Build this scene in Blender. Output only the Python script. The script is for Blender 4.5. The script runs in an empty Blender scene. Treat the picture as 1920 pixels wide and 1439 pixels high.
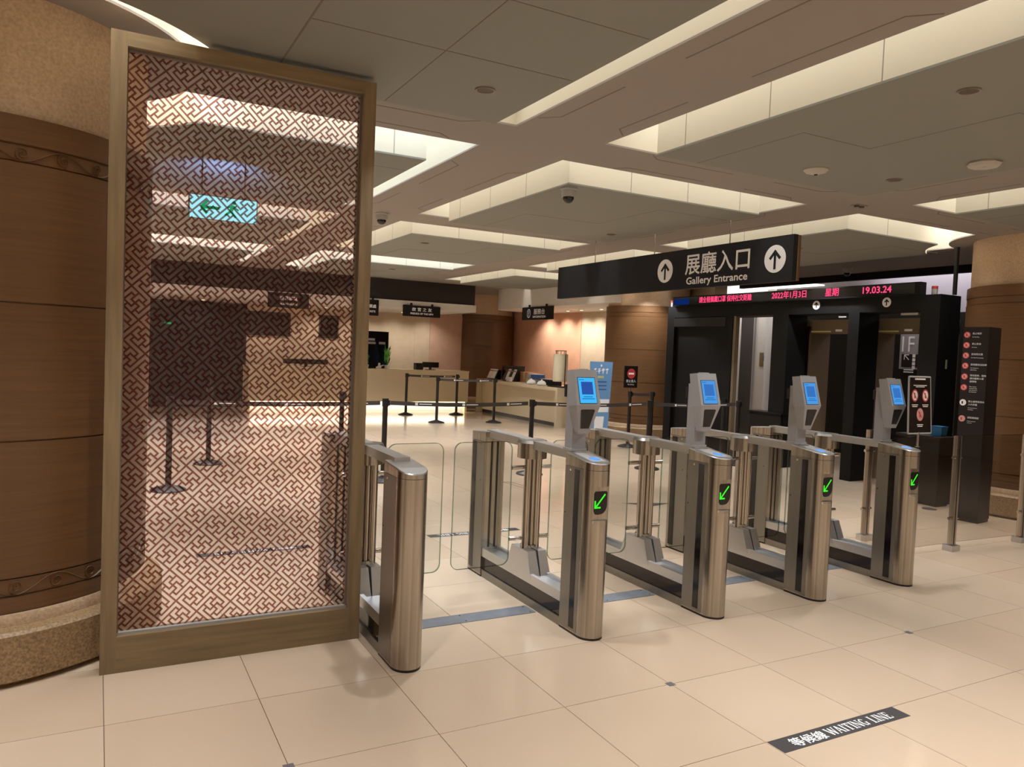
import bpy, bmesh, math, random
from mathutils import Vector, Matrix
random.seed(7)
C = bpy.context.scene.collection
SC = bpy.context.scene
PI = math.pi

# ------------------------------------------------------------------ camera, world, exposure
def setup_camera():
    yaw, pit, rol = math.radians(28.35), math.radians(2.41), math.radians(2.34)
    fwd = Vector((math.sin(yaw), math.cos(yaw), 0)); right = Vector((math.cos(yaw), -math.sin(yaw), 0)); up = Vector((0, 0, 1))
    f2 = fwd*math.cos(pit) - up*math.sin(pit); u2 = up*math.cos(pit) + fwd*math.sin(pit)
    r3 = right*math.cos(rol) + u2*math.sin(rol); u3 = u2*math.cos(rol) - right*math.sin(rol)
    cam = bpy.data.cameras.new('camera'); o = bpy.data.objects.new('camera', cam); C.objects.link(o)
    m = Matrix((( r3.x, u3.x, -f2.x, 0), (r3.y, u3.y, -f2.y, 0), (r3.z, u3.z, -f2.z, 1.55), (0, 0, 0, 1)))
    o.matrix_world = m
    cam.sensor_fit = 'HORIZONTAL'; cam.sensor_width = 36; cam.lens = 36*1442/1920; cam.clip_start = .05; cam.clip_end = 100
    SC.camera = o
setup_camera()
w = bpy.data.worlds.new('world'); SC.world = w; w.use_nodes = True
w.node_tree.nodes['Background'].inputs[0].default_value = (1, .9, .8, 1)
w.node_tree.nodes['Background'].inputs[1].default_value = .02
SC.view_settings.view_transform = 'Standard'; SC.view_settings.look = 'None'
SC.view_settings.gamma = 1; SC.view_settings.exposure = 0; SC.view_settings.use_curve_mapping = False
WARM = (1, .80, .58); COOL = (.93, .97, 1.0)
COVE_SPREAD = 95     # degrees: cove beams narrowed so the panel rims get less light
DOWN_W = 100.0          # watts per recessed downlight
COVE_W = 9.8          # watts per cove strip
SPOT_W = 62.0          # watts per wall washer

def area(loc, sx, sy, watts, color, rot=(0, 0, 0), name='cove_lamp', spread=180):
    l = bpy.data.lights.new(name, 'AREA'); l.shape = 'RECTANGLE'; l.size = sx; l.size_y = sy
    l.energy = watts; l.color = color; l.spread = math.radians(spread)
    o = bpy.data.objects.new(name, l); o.location = loc; o.rotation_euler = rot; C.objects.link(o); return o
def spot(loc, watts, color, rot=(0, 0, 0), ang=100, blend=.7, size=.05, name='wall_washer_lamp'):
    l = bpy.data.lights.new(name, 'SPOT'); l.energy = watts; l.color = color; l.spot_size = math.radians(ang); l.spot_blend = blend
    l.shadow_soft_size = size
    o = bpy.data.objects.new(name, l); o.location = loc; o.rotation_euler = rot; C.objects.link(o); return o

# ------------------------------------------------------------------ layout constants (metres)
SOFFIT, PANEL, RECESS = 3.01, 2.925, 3.50
OPX = [(-.29+3.36*k, 2.37+3.36*k) for k in range(-1, 3)]
OPY = [(5.03+3.55*j, 8.03+3.55*j) for j in range(-3, 3)]
COL_A, COL_B = (-.55, 4.74), (9.3, 4.74)
RING = 1.015
GX, GY = .27, .33      # panel inset on the x-min / y-min sides
GX2, GY2 = .27, .24    # and on the x-max / y-max sides
for i, (xa, xb) in enumerate(OPX):
    for j, (ya, yb) in enumerate(OPY):
        xc, yc = (xa+xb)/2, (ya+yb)/2
        cool = (i, j) in ((1, 3), (0, 3), (2, 5), (1, 5))
        colr = (.74, .87, 1.0) if cool else (.97, .97, .95)
        Lx, Ly = xb-xa-.3, yb-ya-.3
        for (lx, ly, sx, sy) in ((xc, ya+GY/2, Lx, .12), (xc, yb-GY2/2, Lx, .12), (xa+GX/2, yc, .12, Ly), (xb-GX2/2, yc, .12, Ly)):
            if (sy == .12 and min((lx-COL_A[0])**2+(ly-COL_A[1])**2, (lx-COL_B[0])**2+(ly-COL_B[1])**2) < RING**2): continue
            area((lx, ly, RECESS-.03), sx, sy, COVE_W*(.85 if sx < 1 else 1)*(1.9 if cool else 1), colr, spread=COVE_SPREAD)
for i, (xa, xb) in enumerate(OPX):
    for j, (ya, yb) in enumerate(OPY):
        for n_, (lx, ly) in enumerate(((xa+GX+.42, ya+GY+.54), (xb-GX-.32, yb-GY-.39))):
            if (i, j, n_) == (2, 3, 1): continue      # the fitting beside the gallery sign is off
            if min((lx-COL_A[0])**2+(ly-COL_A[1])**2, (lx-COL_B[0])**2+(ly-COL_B[1])**2) < 1.5**2: continue
            spot((lx, ly, PANEL-.012), DOWN_W*(1.5 if j >= 4 else 1.15 if j == 3 else 1), (.93, .965, 1.0), (0, 0, 0), 112, .45, .05, 'downlight_lamp')
for (cx, cy), a0, a1 in ((COL_A, -75, 75), (COL_B, 105, 255)):
    for k in range(7):
        t = math.radians(a0+(a1-a0)*k/6); x, y = cx+(RING+.12)*math.cos(t), cy+(RING+.12)*math.sin(t)
        if any(ya < y < yb for ya, yb in OPY) and any(xa < x < xb for xa, xb in OPX):
            area((x, y, RECESS-.03), .1, .35, 4, (.97, .97, .95), (0, 0, t), spread=COVE_SPREAD)

# ------------------------------------------------------------------ materials
def lin(c):
    f = lambda v: v/12.92 if v <= .04045 else ((v+.055)/1.055)**2.4
    return tuple(f(x/255) for x in c)+(1,)
def nodes(name):
    m = bpy.data.materials.new(name); m.use_nodes = True
    return m, m.node_tree, m.node_tree.nodes['Principled BSDF']
def mat(name, rgb, rough=.5, metal=0, var=0, scale=(8, 8, 8), bump=0, spec=.5, detail=4, coat=0, emis=None, estr=0, rvar=0):
    m, t, b = nodes(name)
    b.inputs['Base Color'].default_value = lin(rgb); b.inputs['Roughness'].default_value = rough; b.inputs['Metallic'].default_value = metal
    b.inputs['Specular IOR Level'].default_value = spec
    if coat: b.inputs['Coat Weight'].default_value = coat; b.inputs['Coat Roughness'].default_value = .08
    if emis: b.inputs['Emission Color'].default_value = lin(emis); b.inputs['Emission Strength'].default_value = estr
    if var or bump or rvar:
        tc = t.nodes.new('ShaderNodeTexCoord'); mp = t.nodes.new('ShaderNodeMapping'); mp.inputs['Scale'].default_value = scale
        n = t.nodes.new('ShaderNodeTexNoise'); n.inputs['Scale'].default_value = 1; n.inputs['Detail'].default_value = detail
        t.links.new(tc.outputs['Object'], mp.inputs[0]); t.links.new(mp.outputs[0], n.inputs['Vector'])
        if var:
            r = t.nodes.new('ShaderNodeValToRGB'); c = lin(rgb)
            r.color_ramp.elements[0].position = .3; r.color_ramp.elements[1].position = .7
            r.color_ramp.elements[0].color = tuple(max(0, v*(1-var)) for v in c[:3])+(1,)
            r.color_ramp.elements[1].color = tuple(min(1, v*(1+var)) for v in c[:3])+(1,)
            t.links.new(n.outputs['Fac'], r.inputs[0]); t.links.new(r.outputs[0], b.inputs['Base Color'])
        if rvar:
            mr = t.nodes.new('ShaderNodeMapRange'); mr.inputs['To Min'].default_value = rough-rvar; mr.inputs['To Max'].default_value = rough+rvar
            t.links.new(n.outputs['Fac'], mr.inputs['Value']); t.links.new(mr.outputs[0], b.inputs['Roughness'])
        if bump:
            bp = t.nodes.new('ShaderNodeBump'); bp.inputs['Strength'].default_value = bump; bp.inputs['Distance'].default_value = .01
            t.links.new(n.outputs['Fac'], bp.inputs['Height']); t.links.new(bp.outputs[0], b.inputs['Normal'])
    return m
def emit(name, rgb, s=1.0):
    m = bpy.data.materials.new(name); m.use_nodes = True; t = m.node_tree; t.nodes.clear()
    e = t.nodes.new('ShaderNodeEmission'); e.inputs[0].default_value = lin(rgb); e.inputs[1].default_value = s
    o = t.nodes.new('ShaderNodeOutputMaterial'); t.links.new(e.outputs[0], o.inputs[0]); return m
def film(name, tint, refl=1.0, body=None, bodyfac=0, rough=0.0):
    """thin glass or film: clear, tinted, with a Fresnel reflection and a share of a printed body colour"""
    m = bpy.data.materials.new(name); m.use_nodes = True; t = m.node_tree; t.nodes.clear()
    tr = t.nodes.new('ShaderNodeBsdfTransparent'); tr.inputs[0].default_value = tuple(tint)+(1,)
    last = tr
    if body:
        d = t.nodes.new('ShaderNodeBsdfDiffuse'); d.inputs[0].default_value = lin(body)
        mx = t.nodes.new('ShaderNodeMixShader'); mx.inputs[0].default_value = bodyfac
        t.links.new(tr.outputs[0], mx.inputs[1]); t.links.new(d.outputs[0], mx.inputs[2]); last = mx
    if refl:   # Schlick reflectance, the same from both sides of a thin sheet
        g = t.nodes.new('ShaderNodeBsdfGlossy'); g.inputs['Roughness'].default_value = rough
        lw = t.nodes.new('ShaderNodeLayerWeight'); lw.inputs[0].default_value = .5
        pw = t.nodes.new('ShaderNodeMath'); pw.operation = 'POWER'; pw.inputs[1].default_value = 5
        mu = t.nodes.new('ShaderNodeMath'); mu.operation = 'MULTIPLY_ADD'; mu.inputs[1].default_value = .96*refl; mu.inputs[2].default_value = .035*refl
        t.links.new(lw.outputs['Facing'], pw.inputs[0]); t.links.new(pw.outputs[0], mu.inputs[0])
        mx = t.nodes.new('ShaderNodeMixShader'); t.links.new(mu.outputs[0], mx.inputs[0])
        t.links.new(last.outputs[0], mx.inputs[1]); t.links.new(g.outputs[0], mx.inputs[2]); last = mx
    o = t.nodes.new('ShaderNodeOutputMaterial'); t.links.new(last.outputs[0], o.inputs[0]); return m
def tile_mat():
    m, t, b = nodes('floor_tile')
    oi = t.nodes.new('ShaderNodeObjectInfo'); tc = t.nodes.new('ShaderNodeTexCoord'); n = t.nodes.new('ShaderNodeTexNoise')
    n.inputs['Scale'].default_value = 3; n.inputs['Detail'].default_value = 5
    t.links.new(tc.outputs['Object'], n.inputs['Vector'])
    ad = t.nodes.new('ShaderNodeMath'); ad.operation = 'MULTIPLY_ADD'; ad.inputs[1].default_value = .45
    t.links.new(n.outputs['Fac'], ad.inputs[0]); t.links.new(oi.outputs['Random'], ad.inputs[2])
    r = t.nodes.new('ShaderNodeValToRGB'); r.color_ramp.elements[0].color = lin((198, 174, 150)); r.color_ramp.elements[1].color = lin((206, 184, 161))
    mr = t.nodes.new('ShaderNodeMapRange'); mr.inputs['From Max'].default_value = 1.4
    t.links.new(ad.outputs[0], mr.inputs['Value']); t.links.new(mr.outputs[0], r.inputs[0]); t.links.new(r.outputs[0], b.inputs['Base Color'])
    b.inputs['Roughness'].default_value = .12; b.inputs['Specular IOR Level'].default_value = .5
    return m
M = dict(
    tile=tile_mat(), grout=mat('grout', (120, 98, 78), .8), insert=mat('grey_insert', (110, 105, 105), .3),
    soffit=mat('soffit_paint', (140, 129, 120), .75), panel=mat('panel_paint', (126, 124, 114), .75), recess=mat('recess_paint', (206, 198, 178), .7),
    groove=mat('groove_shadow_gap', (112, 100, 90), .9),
    oak=mat('oak_veneer', (103, 71, 41), .42, 0, .14, (2.5, 2.5, 60), 0), oak_dark=mat('oak_seam', (80, 50, 28), .6),
    stone=mat('sandstone', (190, 162, 132), .85, 0, .16, (70, 70, 70), .35), granite=mat('granite_plinth', (150, 122, 88), .5, 0, .42, (90, 90, 90), .1),
    frame=mat('frame_oak', (133, 112, 82), .5, 0, .2, (40, 40, 3), 0), frame_h=mat('frame_oak_rail', (133, 112, 82), .5, 0, .2, (3, 40, 40), 0),
    steel=mat('brushed_steel', (176, 168, 158), .24, 1, .30, (55, 55, .25), 0, detail=7, rvar=.07), steel_p=mat('steel_side_panel', (150, 146, 140), .38, 1, .04, (60, 60, .5), 0),  # brushed_steel: colour streaks mix brushed grain with painted vertical reflections
    steel_h=mat('steel_rail', (206, 206, 208), .36, 1), chrome=mat('polished_tube', (190, 182, 172), .16, 1),
    black=mat('black_gloss', (18, 14, 13), .12), brown_black=mat('dark_acrylic', (32, 22, 18), .1), rubber=mat('black_plastic', (22, 20, 20), .45),
    grey=mat('grey_enamel', (156, 154, 156), .42), greyl=mat('light_grey_plastic', (168, 164, 160), .5),
    sign=mat('sign_charcoal', (46, 46, 49), .9, spec=.15), signk=mat('sign_black', (19, 14, 13), .6, spec=.25), white=mat('white_print', (246, 245, 246), .6),
    red=mat('red_print', (190, 60, 62), .6), redl=mat('pale_red_print', (222, 160, 158), .6),
    white_wall=mat('white_paint', (208, 206, 208), .7), lav=mat('lobby_wall', (176, 170, 176), .7), cream=mat('cream_laminate', (216, 200, 170), .45),
    fascia=mat('white_fascia', (206, 198, 188), .6), darkwood=mat('dark_wood', (31, 19, 12), .6, 0, .25, (3, 3, 40)),
    wall=mat('stone_wall', (196, 176, 148), .8, 0, .06, (5, 5, 5)), wall_p=mat('stone_wall_pink', (196, 160, 136), .8, 0, .05, (5, 5, 5)),
    wall_o=mat('orange_stone_wall', (212, 160, 128), .8, 0, .06, (4, 4, 4)), portal=mat('portal_black', (13, 12, 11), .6, spec=.25), portal2=mat('portal_brown_black', (27, 23, 18), .6, spec=.25),
    taupe=mat('taupe_panel', (118, 101, 78), .6), pillar=mat('pillar_black', (33, 27, 27), .55, spec=.3), pillar_s=mat('pillar_side', (30, 21, 17), .5, spec=.3),
    door=mat('blue_grey_steel', (98, 102, 112), .3, .8), blue=mat('blue_plastic', (10, 84, 122), .45),
    belt=mat('belt_webbing', (66, 60, 58), .6), post=mat('stanchion_black', (28, 22, 21), .4), green=mat('leaf_green', (96, 176, 62), .6, 0, .3, (20, 20, 20)),
    poster=mat('poster_blue', (112, 158, 206), .6), yellow=mat('yellow_print', (212, 208, 132), .6), navy=mat('navy_print', (60, 96, 160), .6),
    orange=mat('orange_print', (226, 164, 92), .6), lamp_paper=mat('lantern_paper', (226, 214, 186), .7), card=mat('cardboard', (190, 140, 100), .8),
    sticker=mat('floor_sticker', (58, 52, 52), .55), plate=mat('steel_floor_plate', (134, 138, 146), .4, .35, .08, (14, 14, 14)),
    dark_room=mat('dark_interior', (9, 11, 12), .5, spec=.2), sill=mat('door_sill', (150, 146, 140), .4, 1),
    glass=film('clear_glass', (.955, .97, .96)), edge=film('glass_edge', (.55, .64, .60)), fence=film('fence_glass', (.88, .86, .84)),
    pane=film('partition_glass', (1.0, .99, .98), .8, (235, 226, 216), .03), fret=film('fret_print', (.38, .185, .165), 0, (150, 74, 66), .12),
    green_led=emit('green_led', (70, 255, 50), 1.0), red_led=emit('red_led', (255, 70, 120), 1.3), screen=emit('screen_blue', (70, 184, 250), 1.0),
    screen2=emit('screen_blue_dim', (84, 160, 236), .9), qr=emit('screen_panel', (52, 96, 190), .75), qr2=emit('screen_panel_dim', (62, 124, 206), .85), scrtext=emit('screen_text', (30, 132, 206), .8),
    blue_led=emit('reader_glow', (110, 170, 250), 1.0), lampw=emit('lamp_face', (255, 232, 196), 6), exit_w=emit('exit_face', (160, 235, 250), 1.15), exit_g=emit('exit_green', (0, 170, 110), .8),
    cove_tube=emit('toe_strip', (255, 240, 190), 5), lobby=emit('lobby_light', (255, 250, 245), 2.2), white_dot=emit('indicator', (255, 255, 255), 2), ledblue=emit('led_blue', (16, 40, 110), .8),
    dome=mat('dome_smoke', (14, 13, 13), .08), dl=mat('downlight_trim', (132, 120, 106), .6), dl_in=mat('downlight_dark', (84, 75, 65), .7), ap=mat('ceiling_unit', (176, 168, 156), .6),
)

# ------------------------------------------------------------------ mesh helpers
class MB:
    def __init__(s): s.bm = bmesh.new()
    def poly(s, pts):
        return s.bm.faces.new([s.bm.verts.new(p) for p in pts])
    def box(s, a, b):
        x0, y0, z0 = a; x1, y1, z1 = b
        v = [s.bm.verts.new(p) for p in ((x0, y0, z0), (x1, y0, z0), (x1, y1, z0), (x0, y1, z0), (x0, y0, z1), (x1, y0, z1), (x1, y1, z1), (x0, y1, z1))]
        for f in ((0, 3, 2, 1), (4, 5, 6, 7), (0, 1, 5, 4), (1, 2, 6, 5), (2, 3, 7, 6), (3, 0, 4, 7)): s.bm.faces.new([v[i] for i in f])
        return s
    def prism(s, bot, top):
        """bot, top: matching lists of 3-D points"""
        n = len(bot); b = [s.bm.verts.new(p) for p in bot]; t = [s.bm.verts.new(p) for p in top]
        s.bm.faces.new(b[::-1]); s.bm.faces.new(t)
        for i in range(n): s.bm.faces.new((b[i], b[(i+1) % n], t[(i+1) % n], t[i]))
        return s
    def ext(s, xy, z0, z1): return s.prism([(x, y, z0) for x, y in xy], [(x, y, z1) for x, y in xy])
    def tube(s, p0, p1, r, n=16, r1=None):
        p0, p1 = Vector(p0), Vector(p1); d = (p1-p0).normalized(); r1 = r if r1 is None else r1
        u = d.orthogonal().normalized(); v = d.cross(u)
        c = [(math.cos(2*PI*i/n), math.sin(2*PI*i/n)) for i in range(n)]
        return s.prism([p0+(u*a+v*b)*r for a, b in c], [p1+(u*a+v*b)*r1 for a, b in c])
    def lathe(s, prof, c, n=64, a0=0, a1=2*PI, capped=True):
        """prof: (r, z) from bottom to top round a vertical axis at c"""
        full = abs(a1-a0-2*PI) < 1e-6; rows = []
        k = n if full else n+1
        for r, z in prof: rows.append([s.bm.verts.new((c[0]+r*math.cos(a0+(a1-a0)*i/n), c[1]+r*math.sin(a0+(a1-a0)*i/n), z)) for i in range(k)])
        for a, b in zip(rows, rows[1:]):
            for i in range(n): s.bm.faces.new((a[i], a[(i+1) % k], b[(i+1) % k], b[i]))
        if full and capped:
            s.bm.faces.new(rows[0][::-1]); s.bm.faces.new(rows[-1])
        return s
    def done(s, name, m, parent=None, smooth=False, bev=0, kind=None, seg=2):
        if bev: 
            e = [x for x in s.bm.edges if len(x.link_faces) == 2 and x.calc_face_angle(0) > .5]
            bmesh.ops.bevel(s.bm, geom=e, offset=bev, segments=seg, affect='EDGES', profile=.5, clamp_overlap=True)
        bmesh.ops.recalc_face_normals(s.bm, faces=s.bm.faces[:])
        me = bpy.data.meshes.new(name); s.bm.to_mesh(me); s.bm.free()
        me.materials.append(M[m] if isinstance(m, str) else m)
        if smooth: sharp(me, .6)
        o = bpy.data.objects.new(name, me); C.objects.link(o)
        if parent: o.parent = parent
        if kind: o['kind'] = kind
        return o
def sharp(me, ang):
    me.shade_smooth()
    me.set_sharp_from_angle(angle=ang)
def empty(name, label, cat, loc=(0, 0, 0), rz=0, group=None):
    o = bpy.data.objects.new(name, None); C.objects.link(o); o.location = loc; o.rotation_euler = (0, 0, rz)
    o.empty_display_size = .1
    return tag(o, label, cat, group)
def tag(o, label, cat, group=None):
    o['label'] = label; o['category'] = cat
    if group: o['group'] = group
    return o
def struct(o): o['kind'] = 'structure'; return o
def copy_tree(o, parent=None):
    c = o.copy(); C.objects.link(c)
    if parent: c.parent = parent
    for ch in list(o.children): copy_tree(ch, c)
    return c
def box(name, a, b, m, parent=None, bev=0): return MB().box(a, b).done(name, m, parent, bev=bev)
def text(name, body, size, m, parent, org, xa, ya, align='LEFT', off=0, sx=1, ext=0.0008, fit=None):
    """flat lettering: org = baseline anchor, xa / ya = reading and up directions; off thickens the strokes, fit sets the width"""
    cu = bpy.data.curves.new(name, 'FONT'); cu.body = body; cu.size = size; cu.align_x = align; cu.extrude = ext; cu.resolution_u = 3
    ob = bpy.data.objects.new(name, cu); C.objects.link(ob)
    bpy.context.view_layer.update()
    me = bpy.data.meshes.new_from_object(ob.evaluated_get(bpy.context.evaluated_depsgraph_get()))
    bpy.data.objects.remove(ob); bpy.data.curves.remove(cu)
    if fit:
        us = [v.co.x for v in me.vertices]; u0 = min(us); sx = fit/(max(us)-u0)
        me.transform(Matrix.Translation((-u0, 0, 0)))
    if off:
        bm = bmesh.new()
        for k, (dx, dy) in enumerate(((-off/sx, 0), (off/sx, 0), (0, off), (0, -off))):
            t_ = me.copy(); t_.transform(Matrix.Translation((dx, dy, k*.00004))); bm.from_mesh(t_); bpy.data.meshes.remove(t_)
        bm.to_mesh(me); bm.free()
    xa = Vector(xa).normalized(); ya = Vector(ya).normalized(); za = xa.cross(ya)
    mt = Matrix(((xa.x*sx, ya.x, za.x, org[0]), (xa.y*sx, ya.y, za.y, org[1]), (xa.z*sx, ya.z, za.z, org[2]), (0, 0, 0, 1)))
    me.transform(mt); me.materials.clear(); me.materials.append(M[m])
    o = bpy.data.objects.new(name, me); C.objects.link(o); o.parent = parent; o['kind'] = 'stuff'
    return o
def plane_pt(org, xa, ya, u, v, d=0):
    xa, ya = Vector(xa).normalized(), Vector(ya).normalized(); n = xa.cross(ya)
    return Vector(org)+xa*u+ya*v+n*d
def shape(mb, org, xa, ya, pts, d=.0015):
    """thin raised flat polygon on a plane"""
    mb.prism([plane_pt(org, xa, ya, u, v, 0) for u, v in pts], [plane_pt(org, xa, ya, u, v, d) for u, v in pts]); return mb
def disc(mb, org, xa, ya, u, v, r, d=.0015, n=24, rx=None):
    rx = r if rx is None else rx
    return shape(mb, org, xa, ya, [(u+rx*math.cos(2*PI*i/n), v+r*math.sin(2*PI*i/n)) for i in range(n)], d)
def bar(mb, org, xa, ya, u0, v0, u1, v1, wd, d=.0015):
    a, b = Vector((u0, v0)), Vector((u1, v1)); t = (b-a).normalized(); n = Vector((-t.y, t.x))*wd/2
    return shape(mb, org, xa, ya, [tuple(a+n), tuple(a-n), tuple(b-n), tuple(b+n)], d)
def up_arrow(mb, org, xa, ya, u, v, s, wd, d):
    bar(mb, org, xa, ya, u, v-s, u, v+s*.85, wd, d)
    for q in (-1, 1): bar(mb, org, xa, ya, u+q*s*.72, v+s*.12, u-q*wd*.35, v+s*1.0, wd, d+.0003*(q+1))

# ------------------------------------------------------------------ floor
T = .594; TX, TY = 3.014, 2.777
floor = struct(box('floor', (-4.2, -5.2, -.12), (13.6, 19.2, -.006), 'grout'))
tm = MB(); tm.box((.0015, .0015, -.0055), (T-.0015, T-.0015, 0))
t0 = tm.done('tile', 'tile', floor)
cells = []
yaw = math.radians(28.35)
for i in range(-14, 18):
    for j in range(-14, 28):
        x, y = TX+i*T, TY+j*T
        if x < -4.2 or x > 13 or y < -5.2 or y > 18.6: continue
        cx, cy = x+T/2, y+T/2
        d = cx*math.sin(yaw)+cy*math.cos(yaw); l = cx*math.cos(yaw)-cy*math.sin(yaw)
        vis = d > 1.6 and abs(l) < d*.72+.6
        cells.append((0 if vis else 1, d if vis else abs(d)+50, x, y))
cells.sort()
far = MB()
for k, (v, d, x, y) in enumerate(cells):
    if k < 299 and v == 0:
        o = t0 if k == 0 else t0.copy()
        if k: C.objects.link(o); o.parent = floor
        o.location = (x, y, 0)
    else: far.box((x+.0015, y+.0015, -.0055), (x+T-.0015, y+T-.0015, 0))
far.done('tile_field', 'tile', floor, kind='stuff')
for i in range(-4, 4):
    x = TX+i*T
    if i in (-4, -1, 2): box('floor_insert', (x-.02, TY-.02, -.003), (x+.02, TY+.02, .0006), 'insert', floor)

# ------------------------------------------------------------------ ceiling: slab, soffit beams, hanging panels
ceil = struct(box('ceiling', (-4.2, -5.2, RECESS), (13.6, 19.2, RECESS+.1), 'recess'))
def beam(x0, y0, x1, y1):
    # soffit face and recess sides are separate parts (recess sides are coloured lighter)
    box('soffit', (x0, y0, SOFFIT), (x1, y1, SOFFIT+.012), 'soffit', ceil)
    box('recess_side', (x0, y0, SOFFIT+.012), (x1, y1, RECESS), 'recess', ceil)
xs = [-4.2]+[v for p in OPX for v in p]+[10.6]
ys = [-5.2]+[v for p in OPY for v in p]+[19.2]
for k in range(0, len(ys)-1, 2): beam(xs[0], ys[k], xs[-1], ys[k+1])
for (ya, yb) in OPY:
    for k in range(0, len(xs)-1, 2): beam(xs[k], ya, xs[k+1], yb)
for c in (COL_A, COL_B):
    MB().lathe([(RING, SOFFIT-.001), (RING, SOFFIT+.012)], c, 72).done('column_ring', 'soffit', ceil)
    MB().lathe([(RING, SOFFIT+.012), (RING, RECESS)], c, 72).done('ring_side', 'recess', ceil, smooth=True)
def cut_rect(x0, y0, x1, y1):
    pts = []
    N = 40
    for (a, b), (c, d) in (((x0, y0), (x1, y0)), ((x1, y0), (x1, y1)), ((x1, y1), (x0, y1)), ((x0, y1), (x0, y0))):
        for i in range(N): pts.append((a+(c-a)*i/N, b+(d-b)*i/N))
    for cx, cy in (COL_A, COL_B):
        R = RING+.24
        ins = [(x-cx)**2+(y-cy)**2 < R*R for x, y in pts]
        if not any(ins) or all(ins): continue
        n = len(pts); s = next(i for i in range(n) if ins[i-1] and not ins[i])
        keep = []; i = s
        while not ins[i % n]: keep.append(pts[i % n]); i += 1
        a0 = math.atan2(keep[-1][1]-cy, keep[-1][0]-cx); a1 = math.atan2(keep[0][1]-cy, keep[0][0]-cx)
        while a1-a0 > PI: a1 -= 2*PI
        while a1-a0 < -PI: a1 += 2*PI
        arc = [(cx+R*math.cos(a0+(a1-a0)*k/24), cy+R*math.sin(a0+(a1-a0)*k/24)) for k in range(1, 24)]
        pts = keep+arc
    out = []
    for i, p in enumerate(pts):   # drop collinear points
        a, b = pts[i-1], pts[(i+1) % len(pts)]
        if abs((p[0]-a[0])*(b[1]-a[1])-(p[1]-a[1])*(b[0]-a[0])) > 1e-5: out.append(p)
    return out
def strip(mb, z, pts, wd=.009):
    for (xa, ya), (xb, yb) in zip(pts, pts[1:]):
        a, b = Vector((xa, ya)), Vector((xb, yb)); t = (b-a).normalized(); n = Vector((-t.y, t.x))*wd/2; t = t*wd/2
        q = [a+n-t, a-n-t, b-n+t, b+n+t]
        mb.ext([(p.x, p.y) for p in q], z-.0012, z+.002)
for i, (xa, xb) in enumerate(OPX):
    for j, (ya, yb) in enumerate(OPY):
        poly = cut_rect(xa+GX, ya+GY, xb-GX2, yb-GY2)
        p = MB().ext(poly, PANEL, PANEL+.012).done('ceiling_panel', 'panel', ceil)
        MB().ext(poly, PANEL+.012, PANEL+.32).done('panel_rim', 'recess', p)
        g = MB(); x0, x1, y0, y1 = xa+GX, xb-GX2, ya+GY, yb-GY2
        xm, ym = x0+(x1-x0)*.5, y0+(y1-y0)*.5
        if (i, j) == (1, 2): strip(g, PANEL, [(.77, y0+.02), (.77, y1-.02)], .009); strip(g, PANEL, [(.774, 3.355), (x1-.02, 3.355)], .006); strip(g, PANEL, [(1.394, y0+.02), (1.394, y1-.02)], .005); strip(g, PANEL, [(.774, 2.735), (x1-.02, 2.735)], .005)
        elif (i, j) == (2, 2): strip(g, PANEL, [(x0+.35, y1-.02), (x0+.35, 3.3), (x0+.95, 3.3), (x0+.95, 2.4), (x1-.02, 2.4)], .005)
        else: strip(g, PANEL, [(x0+.4, y1-.02), (x0+.4, ym+.2), (xm+.2, ym+.2), (xm+.2, y0+.4), (x1-.02, y0+.4)], .004)
        g.done('panel_joint', 'groove', p)
        g = MB()
        for k in range(1, 4):
            xx, yy = x0+(x1-x0)*k/3.4, y0+(y1-y0)*k/3.4
            if xx < x1-.05 and math.hypot(xx-COL_A[0], y0-COL_A[1]) > 1.6 and math.hypot(xx-COL_B[0], y0-COL_B[1]) > 1.6: g.box((xx-.003, y0-.001, PANEL+.012), (xx+.003, y0+.002, PANEL+.32))
            if yy < y1-.05 and math.hypot(x0-COL_A[0], yy-COL_A[1]) > 1.6 and math.hypot(x0-COL_B[0], yy-COL_B[1]) > 1.6: g.box((x0-.001, yy-.003, PANEL+.012), (x0+.002, yy+.003, PANEL+.32))
        g.done('rim_joint', 'soffit', p)
        # incised fret lines on the soffit round the opening
        g = MB(); o = .13; z = SOFFIT
        for sx, X in ((-1, xa), (1, xb)):
            strip(g, z, [(X+sx*.03, ya+.55), (X+sx*o, ya+.65), (X+sx*o, ya+1.5)]); strip(g, z, [(X+sx*.03, yb-.25), (X+sx*o, yb-.35), (X+sx*o, yb-1.0)])
        for sy, Y in ((-1, ya), (1, yb)):
            strip(g, z, [(xa+.45, Y+sy*.03), (xa+.55, Y+sy*.11), (xa+1.3, Y+sy*.11)]); strip(g, z, [(xb-.25, Y+sy*.03), (xb-.35, Y+sy*.11), (xb-.9, Y+sy*.11)])
        g.done('soffit_fret_line', 'groove', ceil)

# ------------------------------------------------------------------ walls
wb = struct(box('wall_back', (-4.2, 18.75, 0), (10.0, 19.2, SOFFIT), 'wall'))
box('pink_stone_panel', (7.62, 18.735, 0), (8.9, 18.75, 2.42), 'wall_p', wb)
for x in (3.6, 4.8, 6.0, 7.2): box('panel_seam', (x-.004, 18.747, 1.0), (x+.004, 18.7505, 2.42), 'wall_p', wb)
wr = struct(box('wall_right', (10.0, 10.8, 0), (10.3, 18.75, SOFFIT), 'wall'))
box('orange_stone_panel', (9.985, 15.2, 0), (10.0, 18.7, 2.6), 'wall_o', wr)
wl = struct(box('wall_left', (-4.4, -5.2, 0), (-4.2, 19.2, RECESS), 'wall'))
wf = struct(box('wall_front', (-4.2, -5.4, 0), (13.6, -5.2, RECESS), 'wall'))
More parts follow.
